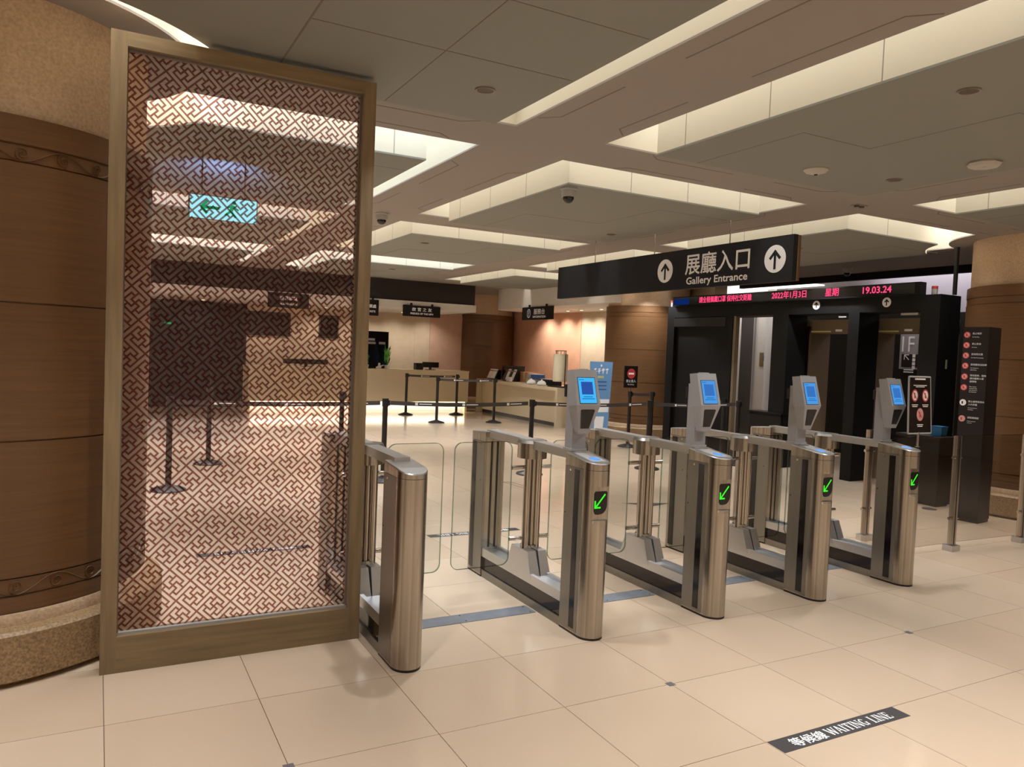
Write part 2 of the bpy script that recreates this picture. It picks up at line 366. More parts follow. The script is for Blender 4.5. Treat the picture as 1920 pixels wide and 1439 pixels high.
# lobby beyond the security portal
wlb = struct(box('wall_far_right', (13.4, -5.2, 0), (13.6, 19.2, RECESS), 'white_wall'))
ws = struct(box('wall_lobby', (11.5, 10.95, 0), (11.7, 12.9, RECESS), 'white_wall'))
box('wall_corner', (11.49, 10.93, 0), (11.72, 10.95, RECESS), 'white_wall', ws)
dr = struct(box('door_1', (11.46, 11.22, 0), (11.5, 11.56, 2.75), 'door'))
box('door_strip', (11.452, 11.2, 0), (11.5, 11.22, 2.75), 'grey', dr)
wd_ = struct(box('wall_lobby_side', (11.5, 1.0, 0), (11.7, 10.45, 2.42), 'portal2'))
box('lobby_upper_wall', (11.5, 1.0, 2.42), (11.7, 10.45, RECESS), 'lav', wd_)
tr = struct(box('trim_3', (10.6, -5.2, 2.90), (10.68, 10.8, SOFFIT+.02), 'signk'))
# back-of-counter canopy with dark wood fascia
cp = struct(box('trim_1', (-4.2, 16.0, 2.40), (7.62, 18.75, 2.56), 'fascia', bev=.01))
box('dark_wood_fascia', (-4.2, 16.04, 2.56), (7.60, 16.14, SOFFIT), 'darkwood', cp)
box('fascia_end', (7.50, 16.14, 2.56), (7.60, 18.75, SOFFIT), 'darkwood', cp)
# information-desk canopy with a curved end
poly = [(8.40, 11.7)]+[(8.40, 16.3)]+[(8.40+.5*(1-math.cos(t)), 16.3+.5*math.sin(t)) for t in [PI/2*k/8 for k in range(1, 9)]]+[(10.0, 16.9), (10.0, 11.7)]
cp2 = struct(MB().ext(poly, 2.53, SOFFIT).done('trim_2', 'fascia'))

# ------------------------------------------------------------------ columns
def column(c, label, detail):
    t = empty('column', label, 'column', (c[0], c[1], 0)); z = (0, 0)
    MB().lathe([(.845, 0), (.845, .022), (.89, .027), (.89, .228), (.875, .242), (.81, .248)], z, 120).done('granite_plinth', 'granite', t, smooth=True)
    MB().lathe([(.812, .245), (.812, .285), (.805, .301)], z, 120).done('base_ring', 'stone', t, smooth=True)
    zs = [.301, .377, .457, 1.066, 1.673, 2.28, 2.355, 2.479]
    for a, b in zip(zs, zs[1:]):
        band = (b-a) < .1
        if a == .301: n = 'base_band'
        elif band: n = 'carved_band'
        elif b == 2.475: n = 'head_band'
        else: n = 'veneer_panel'
        r = .795 if band and a != .301 else .80
        e = .003
        MB().lathe([(r-.008, a), (r-.008, a+e), (r, a+e+.001), (r, b-e-.001), (r-.008, b-e), (r-.008, b)], z, 120).done(n, 'oak', t, smooth=True)
        if n == 'carved_band' and detail:
            m = MB(); h = b-a; q = 30
            for k in range(q):
                th0 = 2*PI*k/q; s = 1 if k % 2 else -1
                pts = []
                for i in range(30):
                    tt = i/29; rr = (.40-.36*tt)*h; an = s*(PI*.5+tt*PI*3.6)
                    pts.append((th0+rr*math.cos(an)/.8, (a+b)/2+rr*math.sin(an)))
                wv = [(th0+(i/12-.5)*2*PI/q, (a+b)/2+s*math.cos((i/12-.5)*PI)*h*.43) for i in range(13)]
                for pl in (pts, wv):
                    rings = []
                    for (th, zz) in pl:
                        R = r+.001; w2 = .003
                        rings.append([m.bm.verts.new(((R+d)*math.cos(th+0), (R+d)*math.sin(th), zz+dz)) for d, dz in ((0, -w2), (.0055, 0), (0, w2))])
                    for A, B in zip(rings, rings[1:]):
                        for i in range(2): m.bm.faces.new((A[i], B[i], B[i+1], A[i+1]))
            m.done('scroll_relief', 'oak', t, smooth=True, kind='stuff')
    MB().lathe([(.765, 2.479), (.765, SOFFIT)], z, 96).done('stone_capital', 'stone', t, smooth=True)
    return t
column(COL_A, 'thick round oak-veneered column with stone head beside the fretwork screen', True)
column(COL_B, 'round oak-veneered column behind the black rules pillar', False)
column((9.3, 11.84), 'round wooden column between the orange wall and the black portal', False)
column((9.3, 18.94), 'round wooden column in the corner between the two reception counters', False)

# ------------------------------------------------------------------ fretwork screen
def screen():
    t = empty('partition_screen', 'tall oak-framed glass screen printed with brown fretwork next to the turnstiles', 'screen', (.632, 3.94, 0))
    X = lambda x: x-.632; y0, y1 = -.056, .044
    box('stile', (X(.028), y0, 0), (X(.095), y1, 2.895), 'frame', t, bev=.003)
    box('stile', (X(1.172), y0, 0), (X(1.237), y1, 2.895), 'frame', t, bev=.003)
    box('top_rail', (X(.095), y0, 2.832), (X(1.172), y1, 2.895), 'frame_h', t, bev=.002)
    box('bottom_rail', (X(.095), y0, 0), (X(1.172), y1, .168), 'frame_h', t, bev=.002)
    box('glazing_bead', (X(.095), -.028, .168), (X(1.172), -.006, .178), 'greyl', t)
    box('glazing_bead', (X(.095), -.028, 2.822), (X(1.172), -.006, 2.832), 'groove', t)
    for a, b in ((.095, .101), (1.166, 1.172)): box('glazing_bead', (X(a), -.028, .178), (X(b), -.006, 2.822), 'groove', t)
    box('glass_pane', (X(.095), -.004, .17), (X(1.172), .004, 2.83), 'pane', t)
    # interlocking key-fret print on the glass
    U = .0219; S = U/math.sqrt(2); ox, oz = .025, .756
    E, V = set(), set()
    def seg(p, q):
        p, q = tuple(p), tuple(q); n = max(abs(q[0]-p[0]), abs(q[1]-p[1])); dx, dy = (q[0]-p[0])//n, (q[1]-p[1])//n
        for i in range(n):
            a = (p[0]+dx*i, p[1]+dy*i); b = (a[0]+dx, a[1]+dy); V.add(a); V.add(b); E.add((min(a, b), max(a, b)))
    base = [((0, 0), (4, 0)), ((4, 0), (4, 1)), ((3, 2), (2, 2)), ((2, 2), (2, 0))]
    rot = [lambda p: p, lambda p: (-p[1], p[0]), lambda p: (-p[0], -p[1]), lambda p: (p[1], -p[0])]
    for i in range(-32, 33):
        for j in range(-32, 33):
            L = (5*i+j, -i+5*j)
            cx, cz = ox+S*(L[0]-L[1]), oz-S*(L[0]+L[1])
            if not (X(.095)-.15 < cx < X(1.172)+.15 and .02 < cz < 2.98): continue
            for r in rot:
                for p, q in base:
                    p, q = r(p), r(q); seg((p[0]+L[0], p[1]+L[1]), (q[0]+L[0], q[1]+L[1]))
    hw = .195
    rects = [(u-hw, v-hw, u+hw, v+hw) for u, v in V]
    for a, b in E:
        if a[0] == b[0]: rects.append((a[0]-hw, a[1]+hw, a[0]+hw, b[1]-hw))
        else: rects.append((a[0]+hw, a[1]-hw, b[0]-hw, a[1]+hw))
    xl, xr, zb, zt = X(.101), X(1.166), .178, 2.822
    def clip(pts):
        for ax, lim, sg in ((0, xl, 1), (0, xr, -1), (1, zb, 1), (1, zt, -1)):
            out = []
            for i, p in enumerate(pts):
                q = pts[i-1]; dp, dq = (p[ax]-lim)*sg, (q[ax]-lim)*sg
                if (dp >= 0) != (dq >= 0):
                    k = dq/(dq-dp); out.append((q[0]+(p[0]-q[0])*k, q[1]+(p[1]-q[1])*k))
                if dp >= 0: out.append(p)
            pts = out
            if len(pts) < 3: return []
        return pts
    vs, fs = [], []
    for u0, v0, u1, v1 in rects:
        pts = clip([(ox+S*(u-v), oz-S*(u+v)) for u, v in ((u0, v0), (u1, v0), (u1, v1), (u0, v1))])
        if len(pts) < 3: continue
        n = len(vs); vs += [(x, -.0048, z) for x, z in pts]; fs.append(list(range(n, n+len(pts))))
    me = bpy.data.meshes.new('fret_print'); me.from_pydata(vs, [], fs); me.materials.append(M['fret'])
    o = bpy.data.objects.new('fret_print', me); C.objects.link(o); o.parent = t; o['kind'] = 'stuff'
screen()

# ------------------------------------------------------------------ turnstiles
GY0, GYF, GYN, GYE = 3.37, 3.64, 4.66, 4.93      # front, front pedestal back, far pedestal front, end
def dplan(y_flat, y_tip, w=.15, n=20, cut=None):
    """D-shaped pedestal outline, x 0..w, rounded towards y_tip; cut trims the nose flat"""
    a = abs(y_flat[1]-y_tip); sg = 1 if y_tip > y_flat[1] else -1
    pts = [(0, y_flat[0]), (0, y_flat[1])]
    for i in range(1, n):
        t = PI*i/n; x = w/2-w/2*math.cos(t); y = y_flat[1]+sg*a*math.sin(t)
        if cut is not None and (y-cut)*sg > 0: y = cut
        pts.append((x, y))
    return pts+[(w, y_flat[1]), (w, y_flat[0])]
def pedestal(t, front, plain):
    """steel pedestal in gate coordinates (x 0..0.15)"""
    p = ('pedestal')
    if front: flat, tip = (GYF, 3.455), GY0
    else: flat, tip = (GYN, 4.845), GYE
    full = dplan(flat, tip); m = MB(); m.ext(full, .012, .655 if front and not plain else .84)
    if front and not plain:
        cut = 3.392
        m.ext(dplan(flat, tip, cut=cut), .655, .84)
    m.ext(full, .84, .925)
    o = m.done('pedestal', 'steel', t, smooth=True)
    box_ = [(x*.985+.001, y) for x, y in full]
    MB().ext(box_, 0, .012).done('foot_plate', 'rubber', o)
    # head with sloping top
    zt = (lambda y: 1.0-(GYF-y)*.13) if front else (lambda y: 1.0-(y-GYN)*.09)
    if plain and front: zt = lambda y: .985-max(0, 3.52-y)*.22
    MB().prism([(x, y, .927) for x, y in full], [(x, y, zt(y)-.006) for x, y in full]).done('pedestal_head', 'steel', o, smooth=True)
    MB().prism([(x, y, zt(y)-.006) for x, y in full], [(.075+(x-.075)*.96, tip+(y-tip)*.98+(.003 if front else -.003), zt(y)) for x, y in full]).done('top_cap', 'steel_h' if not plain else 'steel_h', o, smooth=False)
    # flat side skins and black slots on both flanks, with lock and screw hole
    ya, yb = (3.462, GYF-.002) if front else (GYN+.002, 4.838)
    s0, s1 = (3.492, 3.541) if front else (4.787, 4.85)
    for X, q in ((0, -1), (.15, 1)):
        a, b = sorted((X, X+q*.0012)); box('side_skin', (a, ya, .02), (b, yb, .925), 'steel_p', o)
        if not plain:
            a, b = sorted((X+q*.0012, X+q*.002)); box('sensor_slot', (a, s0, .035), (b, s1, .915), 'black', o)
        yk = GYF-.06 if front else GYN+.07
        MB().tube((X+q*.001, yk, .905), (X+q*.004, yk, .905), .007, 12).done('key_lock', 'chrome', o)
        yk = GYF-.018 if front else GYN+.05
        MB().tube((X+q*.001, yk, .66), (X+q*.0025, yk, .66), .005, 12).done('screw_hole', 'rubber', o)
    if front and not plain:
        n = MB(); org = (.075, 3.3918, .755); xa, ya_ = (1, 0, 0), (0, 0, 1)
        pts = [(-.043, -.05), (-.043, .048), (-.034, .058), (.036, .058), (.043, .05), (.043, -.015)]+[(.043*math.cos(k)-.0, -.015-.052*math.sin(k)) for k in (.35, .7, 1.05, 1.35)]+[(-.015, -.069), (-.034, -.066)]
        shape(n, org, xa, ya_, pts[::-1], .002); d = n.done('arrow_display', 'black', o)
        n = MB(); org2 = (.075, 3.3898, .755)
        bar(n, org2, xa, ya_, .028, .042, -.032, -.028, .0085, .0006); bar(n, org2, xa, ya_, -.036, -.030, .0, -.030, .009, .0008); bar(n, org2, xa, ya_, -.036, -.0345, -.036, .008, .009, .0010)
        n.done('green_arrow', 'green_led', d)
        seg_ = [(x, y) for x, y in dplan(flat, tip, n=40) if y < 3.3925]
        MB().prism([(x, y, .640) for x, y in seg_], [(x, y+(.003 if y < 3.385 else 0), .657) for x, y in seg_]).done('display_ledge', 'steel_h', o)
        # reader window on the sloping top
        n = MB(); zf = lambda y: 1.0-(GYF-y)*.13
        pl = [(.028, 3.415), (.122, 3.415), (.122, 3.60), (.028, 3.60)]
        n.prism([(x, y, zf(y)) for x, y in pl], [(x, y, zf(y)+.0015) for x, y in pl]); r = n.done('card_reader', 'greyl', o)
        n = MB(); e = [(.075+.030*math.cos(2*PI*k/20), 3.465+.035*math.sin(2*PI*k/20)) for k in range(20)]
        n.prism([(x, y, zf(y)+.0015) for x, y in e], [(x, y, zf(y)+.003) for x, y in e]); n.done('reader_glow', 'blue_led', r)
    if not front:
        # two dark guide channels in the inner face
        for x in (.045, .09): box('guide_channel', (x, GYN-.0015, .2), (x+.014, GYN, .93), 'rubber', o)
    return o
def wing(t, x0, x1):
    r = .05; pts = []
    for cx, cz, a in ((x1-r, .995-r, 0), (x0+r, .995-r, 90), (x0+r, .225+r, 180), (x1-r, .225+r, 270)):
        for k in range(7):
            an = math.radians(a+15*k); pts.append((cx+r*math.cos(an), cz+r*math.sin(an)))
    o = MB().prism([(x, 4.146, z) for x, z in pts], [(x, 4.156, z) for x, z in pts]).done('glass_wing', 'glass', t)
    m = MB(); k = .0025; cx, cz = (x0+x1)/2, .61
    inn = [(cx+(x-cx)*(1-2*k/(x1-x0)), cz+(z-cz)*(1-2*k/.77)) for x, z in pts]
    n = len(pts)
    for i in range(n):
        j = (i+1) % n
        m.prism([(*pts[i][:1], 4.1455, pts[i][1]), (pts[j][0], 4.1455, pts[j][1]), (inn[j][0], 4.1455, inn[j][1]), (inn[i][0], 4.1455, inn[i][1])],
                [(*pts[i][:1], 4.1565, pts[i][1]), (pts[j][0], 4.1565, pts[j][1]), (inn[j][0], 4.1565, inn[j][1]), (inn[i][0], 4.1565, inn[i][1])])
    m.done('polished_edge', 'edge', o)
def gate_body(label, x0, plain=False, left=None, right=None):
    t = empty('turnstile', label, 'turnstile', (x0, 0, 0), 0, 'turnstile barriers across the entrance')
    pedestal(t, True, plain); pedestal(t, False, plain)
    r = MB().prism([(.03, GYF-.05, .955), (.12, GYF-.05, .955), (.12, GYN+.05, .955), (.03, GYN+.05, .955)], [(.035, GYF-.05, 1.002), (.115, GYF-.05, 1.002), (.115, GYN+.05, 1.006), (.035, GYN+.05, 1.006)]).done('top_rail', 'steel_h', t, bev=.004)
    MB().tube((.075, 4.15, .89), (.075, 4.15, .985), .092, 40).done('hub_collar', 'steel', t, smooth=True)
    MB().tube((.075, 4.15, .985), (.075, 4.15, 1.004), .096, 40, .085).done('hub_cap', 'steel_p', t, smooth=True)
    for dx, dy, rr in ((-.036, -.02, .024), (.0, .03, .027), (.036, -.02, .024), (0, -.03, .012)):
        MB().tube((.075+dx, 4.15+dy, .30), (.075+dx, 4.15+dy, .89), rr, 20).done('pivot_tube', 'chrome', t, smooth=True)
    for z in (.83, .387):
        for q in (-1, 1):
            MB().tube((.075+q*.03, 4.151, z), (.075+q*.14, 4.151, z), .0135, 16).done('glass_clamp', 'chrome', t, smooth=True, bev=.003)
    # foot block, split down its centre line
    for q, xa, xb in ((-1, .004, .072), (1, .078, .146)):
        MB().prism([(xa, 3.985, .17), (xb, 3.985, .17), (xb, 4.305, .17), (xa, 4.305, .17)], [(xa+.006, 4.045, .325), (xb-.004, 4.045, .325), (xb-.004, 4.25, .325), (xa+.006, 4.25, .325)]).done('pivot_foot', 'steel_h', t, bev=.004)
    MB().tube((.075, 4.15, .325), (.075, 4.15, .345), .05, 24).done('pivot_bearing', 'chrome', t, smooth=True)
    box('base_plinth', (.006, GYF-.01, .0), (.144, GYN+.01, .05), 'steel_p', t, bev=.002)
    for q, a, b in ((0, .016, .024), (1, .126, .134)): box('kick_panel', (a, GYF-.01, .05), (b, GYN+.01, .14), 'brown_black', t)
    box('base_core', (.024, GYF-.01, .05), (.126, GYN+.01, .14), 'rubber', t)
    s = box('sill', (.006, GYF-.01, .14), (.144, GYN+.01, .182), 'steel_h', t, bev=.003)
    for a, b in ((.006, .03), (.12, .144)): box('sill_lip', (a, GYF-.01, .182), (b, GYN+.01, .198), 'steel_h', s)
    if left: wing(t, *left)
    if right: wing(t, *right)
    return t
GX0 = [1.262, 2.328, 3.224, 4.119, 5.013]
place = ['plain-headed turnstile without a kiosk, beside the fretwork screen', 'first turnstile with a ticket kiosk, counted from the fretwork screen',
         'second turnstile with a ticket kiosk, counted from the fretwork screen', 'third turnstile with a ticket kiosk, counted from the fretwork screen', 'turnstile next to the low glass fence, with a small notice on top']
gate_body(place[0], GX0[0], True, None, (1.455-GX0[0], 1.802-GX0[0]))
g1 = gate_body(place[1], GX0[1], False, (1.872-GX0[1], 2.262-GX0[1]), (.215, .49))
for k in (2, 3, 4):
    g = copy_tree(g1); g.location = (GX0[k], 0, 0); g['label'] = place[k]
    wl_ = [c for c in g.children if c.name.startswith('glass_wing')]
    for c in wl_:
        for d in list(c.children): bpy.data.objects.remove(d)
        bpy.data.objects.remove(c)
    wing(g, -.345, -.065)
    if k < 4: wing(g, .215, .49)

# ------------------------------------------------------------------ ticket kiosks on the turnstiles
def kiosk(label, x, bright):
    t = empty('ticket_kiosk', label, 'kiosk', (x, 3.63, 1.003), 0, 'ticket scanning kiosks on the turnstiles')
    Z = -1.003; Y = -3.63
    box('post', (-.045, 0, .0), (.045, .075, .39), 'grey', t, bev=.006)
    box('post_flange', (-.052, -.006, 0), (.052, .081, .012), 'greyl', t, bev=.002)
    P = lambda x, y, z: (x, y+Y, z+Z)
    front = [P(-.036, 3.585, 1.105), P(.036, 3.585, 1.105), P(.079, 3.545, 1.268), P(.076, 3.600, 1.462), P(-.076, 3.600, 1.462), P(-.079, 3.545, 1.268)]
    back = [P(-.036, 3.632, 1.105), P(.036, 3.632, 1.105), P(.079, 3.632, 1.255), P(.076, 3.665, 1.455), P(-.076, 3.665, 1.455), P(-.079, 3.632, 1.255)]
    h = MB()
    v = [h.bm.verts.new(p) for p in front]; bk = [h.bm.verts.new(p) for p in back]
    h.bm.faces.new((v[0], v[1], v[2], v[5])); h.bm.faces.new((v[5], v[2], v[3], v[4]))
    h.bm.faces.new((bk[5], bk[2], bk[1], bk[0])); h.bm.faces.new((bk[4], bk[3], bk[2], bk[5]))
    for i in range(6): h.bm.faces.new((v[i], bk[i], bk[(i+1) % 6], v[(i+1) % 6]))
    hd = h.done('kiosk_head', 'grey', t, bev=.006)
    MB().prism([P(-.03, 3.61, 1.462), P(.03, 3.61, 1.462), P(.03, 3.64, 1.462), P(-.03, 3.64, 1.462)], [P(-.03, 3.61, 1.466), P(.03, 3.61, 1.466), P(.03, 3.64, 1.466), P(-.03, 3.64, 1.466)]).done('status_light', 'greyl', hd)
    # upper face plane
    o0 = Vector(P(0, 3.545, 1.268)); ya = (Vector(P(0, 3.600, 1.462))-o0).normalized(); xa = Vector((1, 0, 0))
    n = MB(); shape(n, o0, xa, ya, [(-.058, .008), (.058, .008), (.058, .158), (-.058, .158)], .0015); sb = n.done('screen_bezel', 'rubber', hd)
    n = MB(); shape(n, o0, xa, ya, [(-.055, .011), (.055, .011), (.055, .155), (-.055, .155)], .0024); n.done('screen', 'screen' if bright else 'screen2', sb)
    n = MB(); shape(n, o0, xa, ya, [(-.038, .060), (.038, .060), (.038, .132), (-.038, .132)], .003); n.done('screen_panel', 'qr' if bright else 'qr2', sb)
    n = MB()
    for v0, v1, u in ((.044, .049, .030), (.033, .038, .042), (.142, .146, .02)): shape(n, o0, xa, ya, [(-u, v0), (u, v0), (u, v1), (-u, v1)] if v0 < .1 else [(-.05, v0), (-.015, v0), (-.015, v1), (-.05, v1)], .003)
    n.done('screen_text', 'scrtext', sb)
    o1 = Vector(P(0, 3.585, 1.105)); yb = (Vector(P(0, 3.545, 1.268))-o1).normalized()
    n = MB(); shape(n, o1, xa, yb, [(-.027, .03), (.027, .03), (.046, .137), (.040, .142), (-.040, .142), (-.046, .137)], .0025); n.done('scanner_window', 'rubber', hd)
    box('cable_box', (-.05, .075, .30), (-.01, .095, .37), 'rubber', t)
    return t
kl = ['grey ticket kiosk with the brightest blue screen, on the first turnstile after the plain one', 'grey ticket kiosk on the second kiosk turnstile, before the tall black panel',
      'grey ticket kiosk on the third kiosk turnstile, before the bright doorway', 'grey ticket kiosk beside the small framed notice, on the turnstile by the fence']
for k in range(4): kiosk(kl[k], GX0[k+1]+.075, k == 0)

# small framed notice on the last turnstile
t = empty('notice_stand', 'small framed notice with three round signs, on the turnstile by the glass fence', 'notice', (5.205-.08, 3.47, .978))
MB().tube((.09, 0, 0), (.09, 0, .11), .008, 14).done('pole', 'chrome', t, smooth=True)
MB().tube((.09, 0, 0), (.09, 0, .006), .018, 20).done('pole_base', 'chrome', t)
fx0, fx1, fz0, fz1 = -.03, .232, .10, .505
MB().prism([(fx0, -.004, fz0), (fx1, -.004, fz0), (fx1-.01, .02, fz1), (fx0+.01, .02, fz1)], [(fx0, .004, fz0), (fx1, .004, fz0), (fx1-.01, .028, fz1), (fx0+.01, .028, fz1)]).done('acrylic_sheet', 'brown_black', t)
nm = MB()
for a, b in (((fx0, fz0), (fx1, fz0)), ((fx1, fz0), (fx1-.01, fz1)), ((fx1-.01, fz1), (fx0+.01, fz1)), ((fx0+.01, fz1), (fx0, fz0))):
    yy = lambda z: .024*(z-fz0)/(fz1-fz0)
    nm.tube((a[0], yy(a[1]), a[1]), (b[0], yy(b[1]), b[1]), .0065, 10)
nm.done('notice_frame', 'greyl', t, smooth=True)
xa, ya = Vector((1, 0, 0)), Vector((0, .024, .405)).normalized(); org = Vector((.101, -.0045, fz0))
n = MB(); shape(n, org, xa, ya, [(-.06, .385), (.06, .385), (.06, .397), (-.06, .397)], .001)
for i, (v, u) in enumerate(((.345, .075), (.335, .05), (.205, .045), (.195, .04), (.06, .05), (.05, .03))): 
    if i < 2: shape(n, org, xa, ya, [(-u, v-.003), (u, v-.003), (u, v+.003), (-u, v+.003)], .001)
for cu, cv in ((-.06, .205), (.06, .205), (0, .062)):
    for dv, u in ((0, .035), (-.012, .028)): shape(n, org, xa, ya, [(cu-u, cv+dv-.003), (cu+u, cv+dv-.003), (cu+u, cv+dv+.003), (cu-u, cv+dv+.003)], .001)
n.done('lettering', 'white', t, kind='stuff')
for cu, cv, mm in ((-.06, .272, 'red'), (.06, .272, 'red'), (0, .135, 'redl')):
    n = MB(); disc(n, org, xa, ya, cu, cv, .046, .001, rx=.038); ro = n.done('round_sign', mm, t)
    n = MB(); disc(n, org, xa, ya, cu, cv, .036, .0016, rx=.029); n.done('sign_face', 'white' if mm == 'red' else 'redl', ro)
    n = MB(); disc(n, org, xa, ya, cu-.006, cv+.012, .008, .0022); bar(n, org, xa, ya, cu-.002, cv+.004, cu-.002, cv-.02, .014, .0022); bar(n, org, xa, ya, cu-.02, cv+.024, cu+.02, cv-.024, .005, .0026); n.done('sign_figure', 'red', ro)

# ------------------------------------------------------------------ floor plates and stickers
px = [(GX0[0]+.16, GX0[1]-.005), (GX0[1]+.16, GX0[2]-.005), (GX0[2]+.16, GX0[3]-.005), (GX0[3]+.16, GX0[4]-.005)]
for k, (a, b) in enumerate(px):
    t = tag(box('floor_plate', (a, 3.885, .0), (b, 4.015, .003), 'plate', None, .001), ['steel threshold plate in the lane beside the plain turnstile', 'steel threshold plate in the second lane from the fretwork screen', 'steel threshold plate in the third lane from the fretwork screen', 'steel threshold plate in the lane nearest the glass fence'][k].replace('nearest', 'next to'), 'floor plate', 'steel threshold plates between turnstiles')
    for x in (a+.03, (a+b)/2, b-.03):
        for y in (3.905, 3.995): MB().tube((x, y, .003), (x, y, .0042), .005, 10).done('screw', 'chrome', t)
SER = dict(  # hand-drawn serif capitals: strokes (x0,y0,x1,y1,width) on a 1-high cell, advance
    W=([(0, 1, .28, 0, .15), (.28, 0, .5, .95, .07), (.5, .95, .74, 0, .15), (.74, 0, 1.0, 1, .07), (-.1, .98, .16, .98, .05), (.88, .98, 1.12, .98, .05)], 1.12),
    A=([(.05, 0, .36, 1, .07), (.36, 1, .68, 0, .15), (.15, .35, .56, .35, .06), (-.06, .02, .16, .02, .05), (.54, .02, .82, .02, .05)], .84),
    I=([(.2, 0, .2, 1, .15), (.04, .98, .36, .98, .05), (.04, .02, .36, .02, .05)], .46),
    T=([(.36, 0, .36, 1, .15), (.02, .96, .70, .96, .08), (.04, .96, .04, .74, .05), (.68, .96, .68, .74, .05), (.2, .02, .52, .02, .05)], .78),
    N=([(.1, 0, .1, 1, .07), (.08, 1, .72, 0, .15), (.72, 0, .72, 1, .07), (-.05, .98, .2, .98, .05), (-.05, .02, .25, .02, .05), (.58, .98, .88, .98, .05)], .92),
    G=([(.62, .78, .36, .97, .08), (.36, .97, .12, .74, .13), (.12, .74, .10, .3, .15), (.10, .3, .34, .04, .13), (.34, .04, .62, .14, .08), (.62, .02, .62, .42, .13), (.44, .43, .8, .43, .05)], .88),
    L=([(.18, 0, .18, 1, .15), (.02, .98, .36, .98, .05), (.02, .03, .64, .03, .07), (.63, .03, .63, .26, .05)], .72),
    E=([(.18, 0, .18, 1, .15), (.02, .97, .6, .97, .07), (.6, .97, .6, .76, .05), (.18, .52, .46, .52, .06), (.46, .62, .46, .42, .05), (.02, .03, .64, .03, .07), (.64, .03, .64, .26, .05)], .74))
def floor_sticker(loc, rz, label, L, Wd, nm='waiting_line_sticker'):
    t = empty(nm, label, 'floor sticker', loc, rz, 'waiting line floor stickers')
    box('sticker_base', (0, 0, 0), (L, Wd, .0012), 'sticker', t)
    sc = Wd/.094
    text('lettering', '等候線', .066*sc, 'white', t, (.085*L/.785, .019*sc, .0014), (1, 0, 0), (0, 1, 0), off=.0008, ext=.0002)
    n = MB(); u = .305*L/.785; h = .054*sc
    for ch in 'WAITING LINE':
        if ch == ' ': u += .022*L/.785; continue
        st, adv = SER[ch]; kx = .0455*L/.785
        for i, (a, b, c, d, wd) in enumerate(st):
            A, B = Vector((u+a*kx, .020*sc+b*h)), Vector((u+c*kx, .020*sc+d*h)); bar(n, (0, 0, .0012), (1, 0, 0), (0, 1, 0), A.x, A.y, B.x, B.y, wd*kx*1.05, .0004+.00002*i)
        u += adv*kx*1.0
    n.done('lettering', 'white', t, kind='stuff'); return t
floor_sticker((2.425, 2.088, 0), 0, 'waiting line sticker on the open floor before the turnstiles', .785, .094)
floor_sticker((3.255, 5.86, 0), PI, 'waiting line sticker beyond the lane beside the plain turnstile', .84, .09)
floor_sticker((1.44, 5.86, 0), PI, 'waiting line sticker seen through the fretwork screen', .80, .09)
tag(MB().prism([(4.87, 6.50, 0), (5.10, 6.26, 0), (5.40, 6.34, 0)], [(4.87, 6.50, .001), (5.10, 6.26, .001), (5.40, 6.34, .001)]).done('arrow_sticker', 'sticker'), 'dark triangular floor sticker beyond the second kiosk turnstile', 'floor sticker')
n = MB()
for a, b in (((4.24, 7.98), (4.30, 7.50)), ((4.32, 7.98), (4.38, 7.50)), ((4.24, 7.98), (4.32, 7.98)), ((4.30, 7.50), (4.38, 7.50))): bar(n, (0, 0, 0), (1, 0, 0), (0, 1, 0), *a, *b, .012, .001)
tag(n.done('outline_sticker', 'sticker'), 'thin outlined floor marking beyond the first kiosk turnstile', 'floor sticker')
tag(MB().tube((8.09, 5.2, 0), (8.09, 5.2, .004), .075, 28).done('floor_outlet', 'sticker', smooth=True), 'round dark floor outlet cover behind the turnstile by the fence', 'floor outlet')

# ------------------------------------------------------------------ low glass fence
def fence_post(x, y, label, z=.985):
    t = empty('fence_post', label, 'post', (x, y, 0), 0, 'steel posts of the glass fence')
    box('foot', (-.055, -.045, 0), (.055, .045, .05), 'steel_h', t, .003)
    for q in (-.018, .018): box('post_blade', (q-.012, -.02, .05), (q+.012, .02, z), 'steel', t, .002)
    for zz in (.28, .80):
        for q in (-1, 1): MB().tube((q*.03, 0, zz), (q*.06, 0, zz), .016, 16, .013).done('glass_clip', 'chrome', t, smooth=True)
fence_post(6.45, 3.93, 'steel fence post with a square foot beside the black rules pillar')
fence_post(7.43, 3.90, 'steel fence post cut off at the picture edge, past the rules pillar')
fence_post(6.03, 4.46, 'steel fence post seen through the last turnstile')
for k, (a, b, label) in enumerate((((5.28, 3.93), (6.38, 3.93), 'low glass fence pane between the last turnstile and the first post'), ((6.52, 3.93), (7.36, 3.90), 'low glass fence pane in front of the rules pillar'), ((7.50, 3.90), (8.6, 3.87), 'low glass fence pane in front of the round column'))):
    d = Vector((b[0]-a[0], b[1]-a[1])).normalized(); nn = Vector((-d.y, d.x))*.005
    xy = [(a[0]-nn.x, a[1]-nn.y), (b[0]-nn.x, b[1]-nn.y), (b[0]+nn.x, b[1]+nn.y), (a[0]+nn.x, a[1]+nn.y)]
    o = tag(MB().ext(xy, .07, .985).done('glass_fence', 'fence'), label, 'glass fence', 'panes of the low glass fence')
    MB().ext(xy, .985, .988).done('polished_edge', 'edge', o)

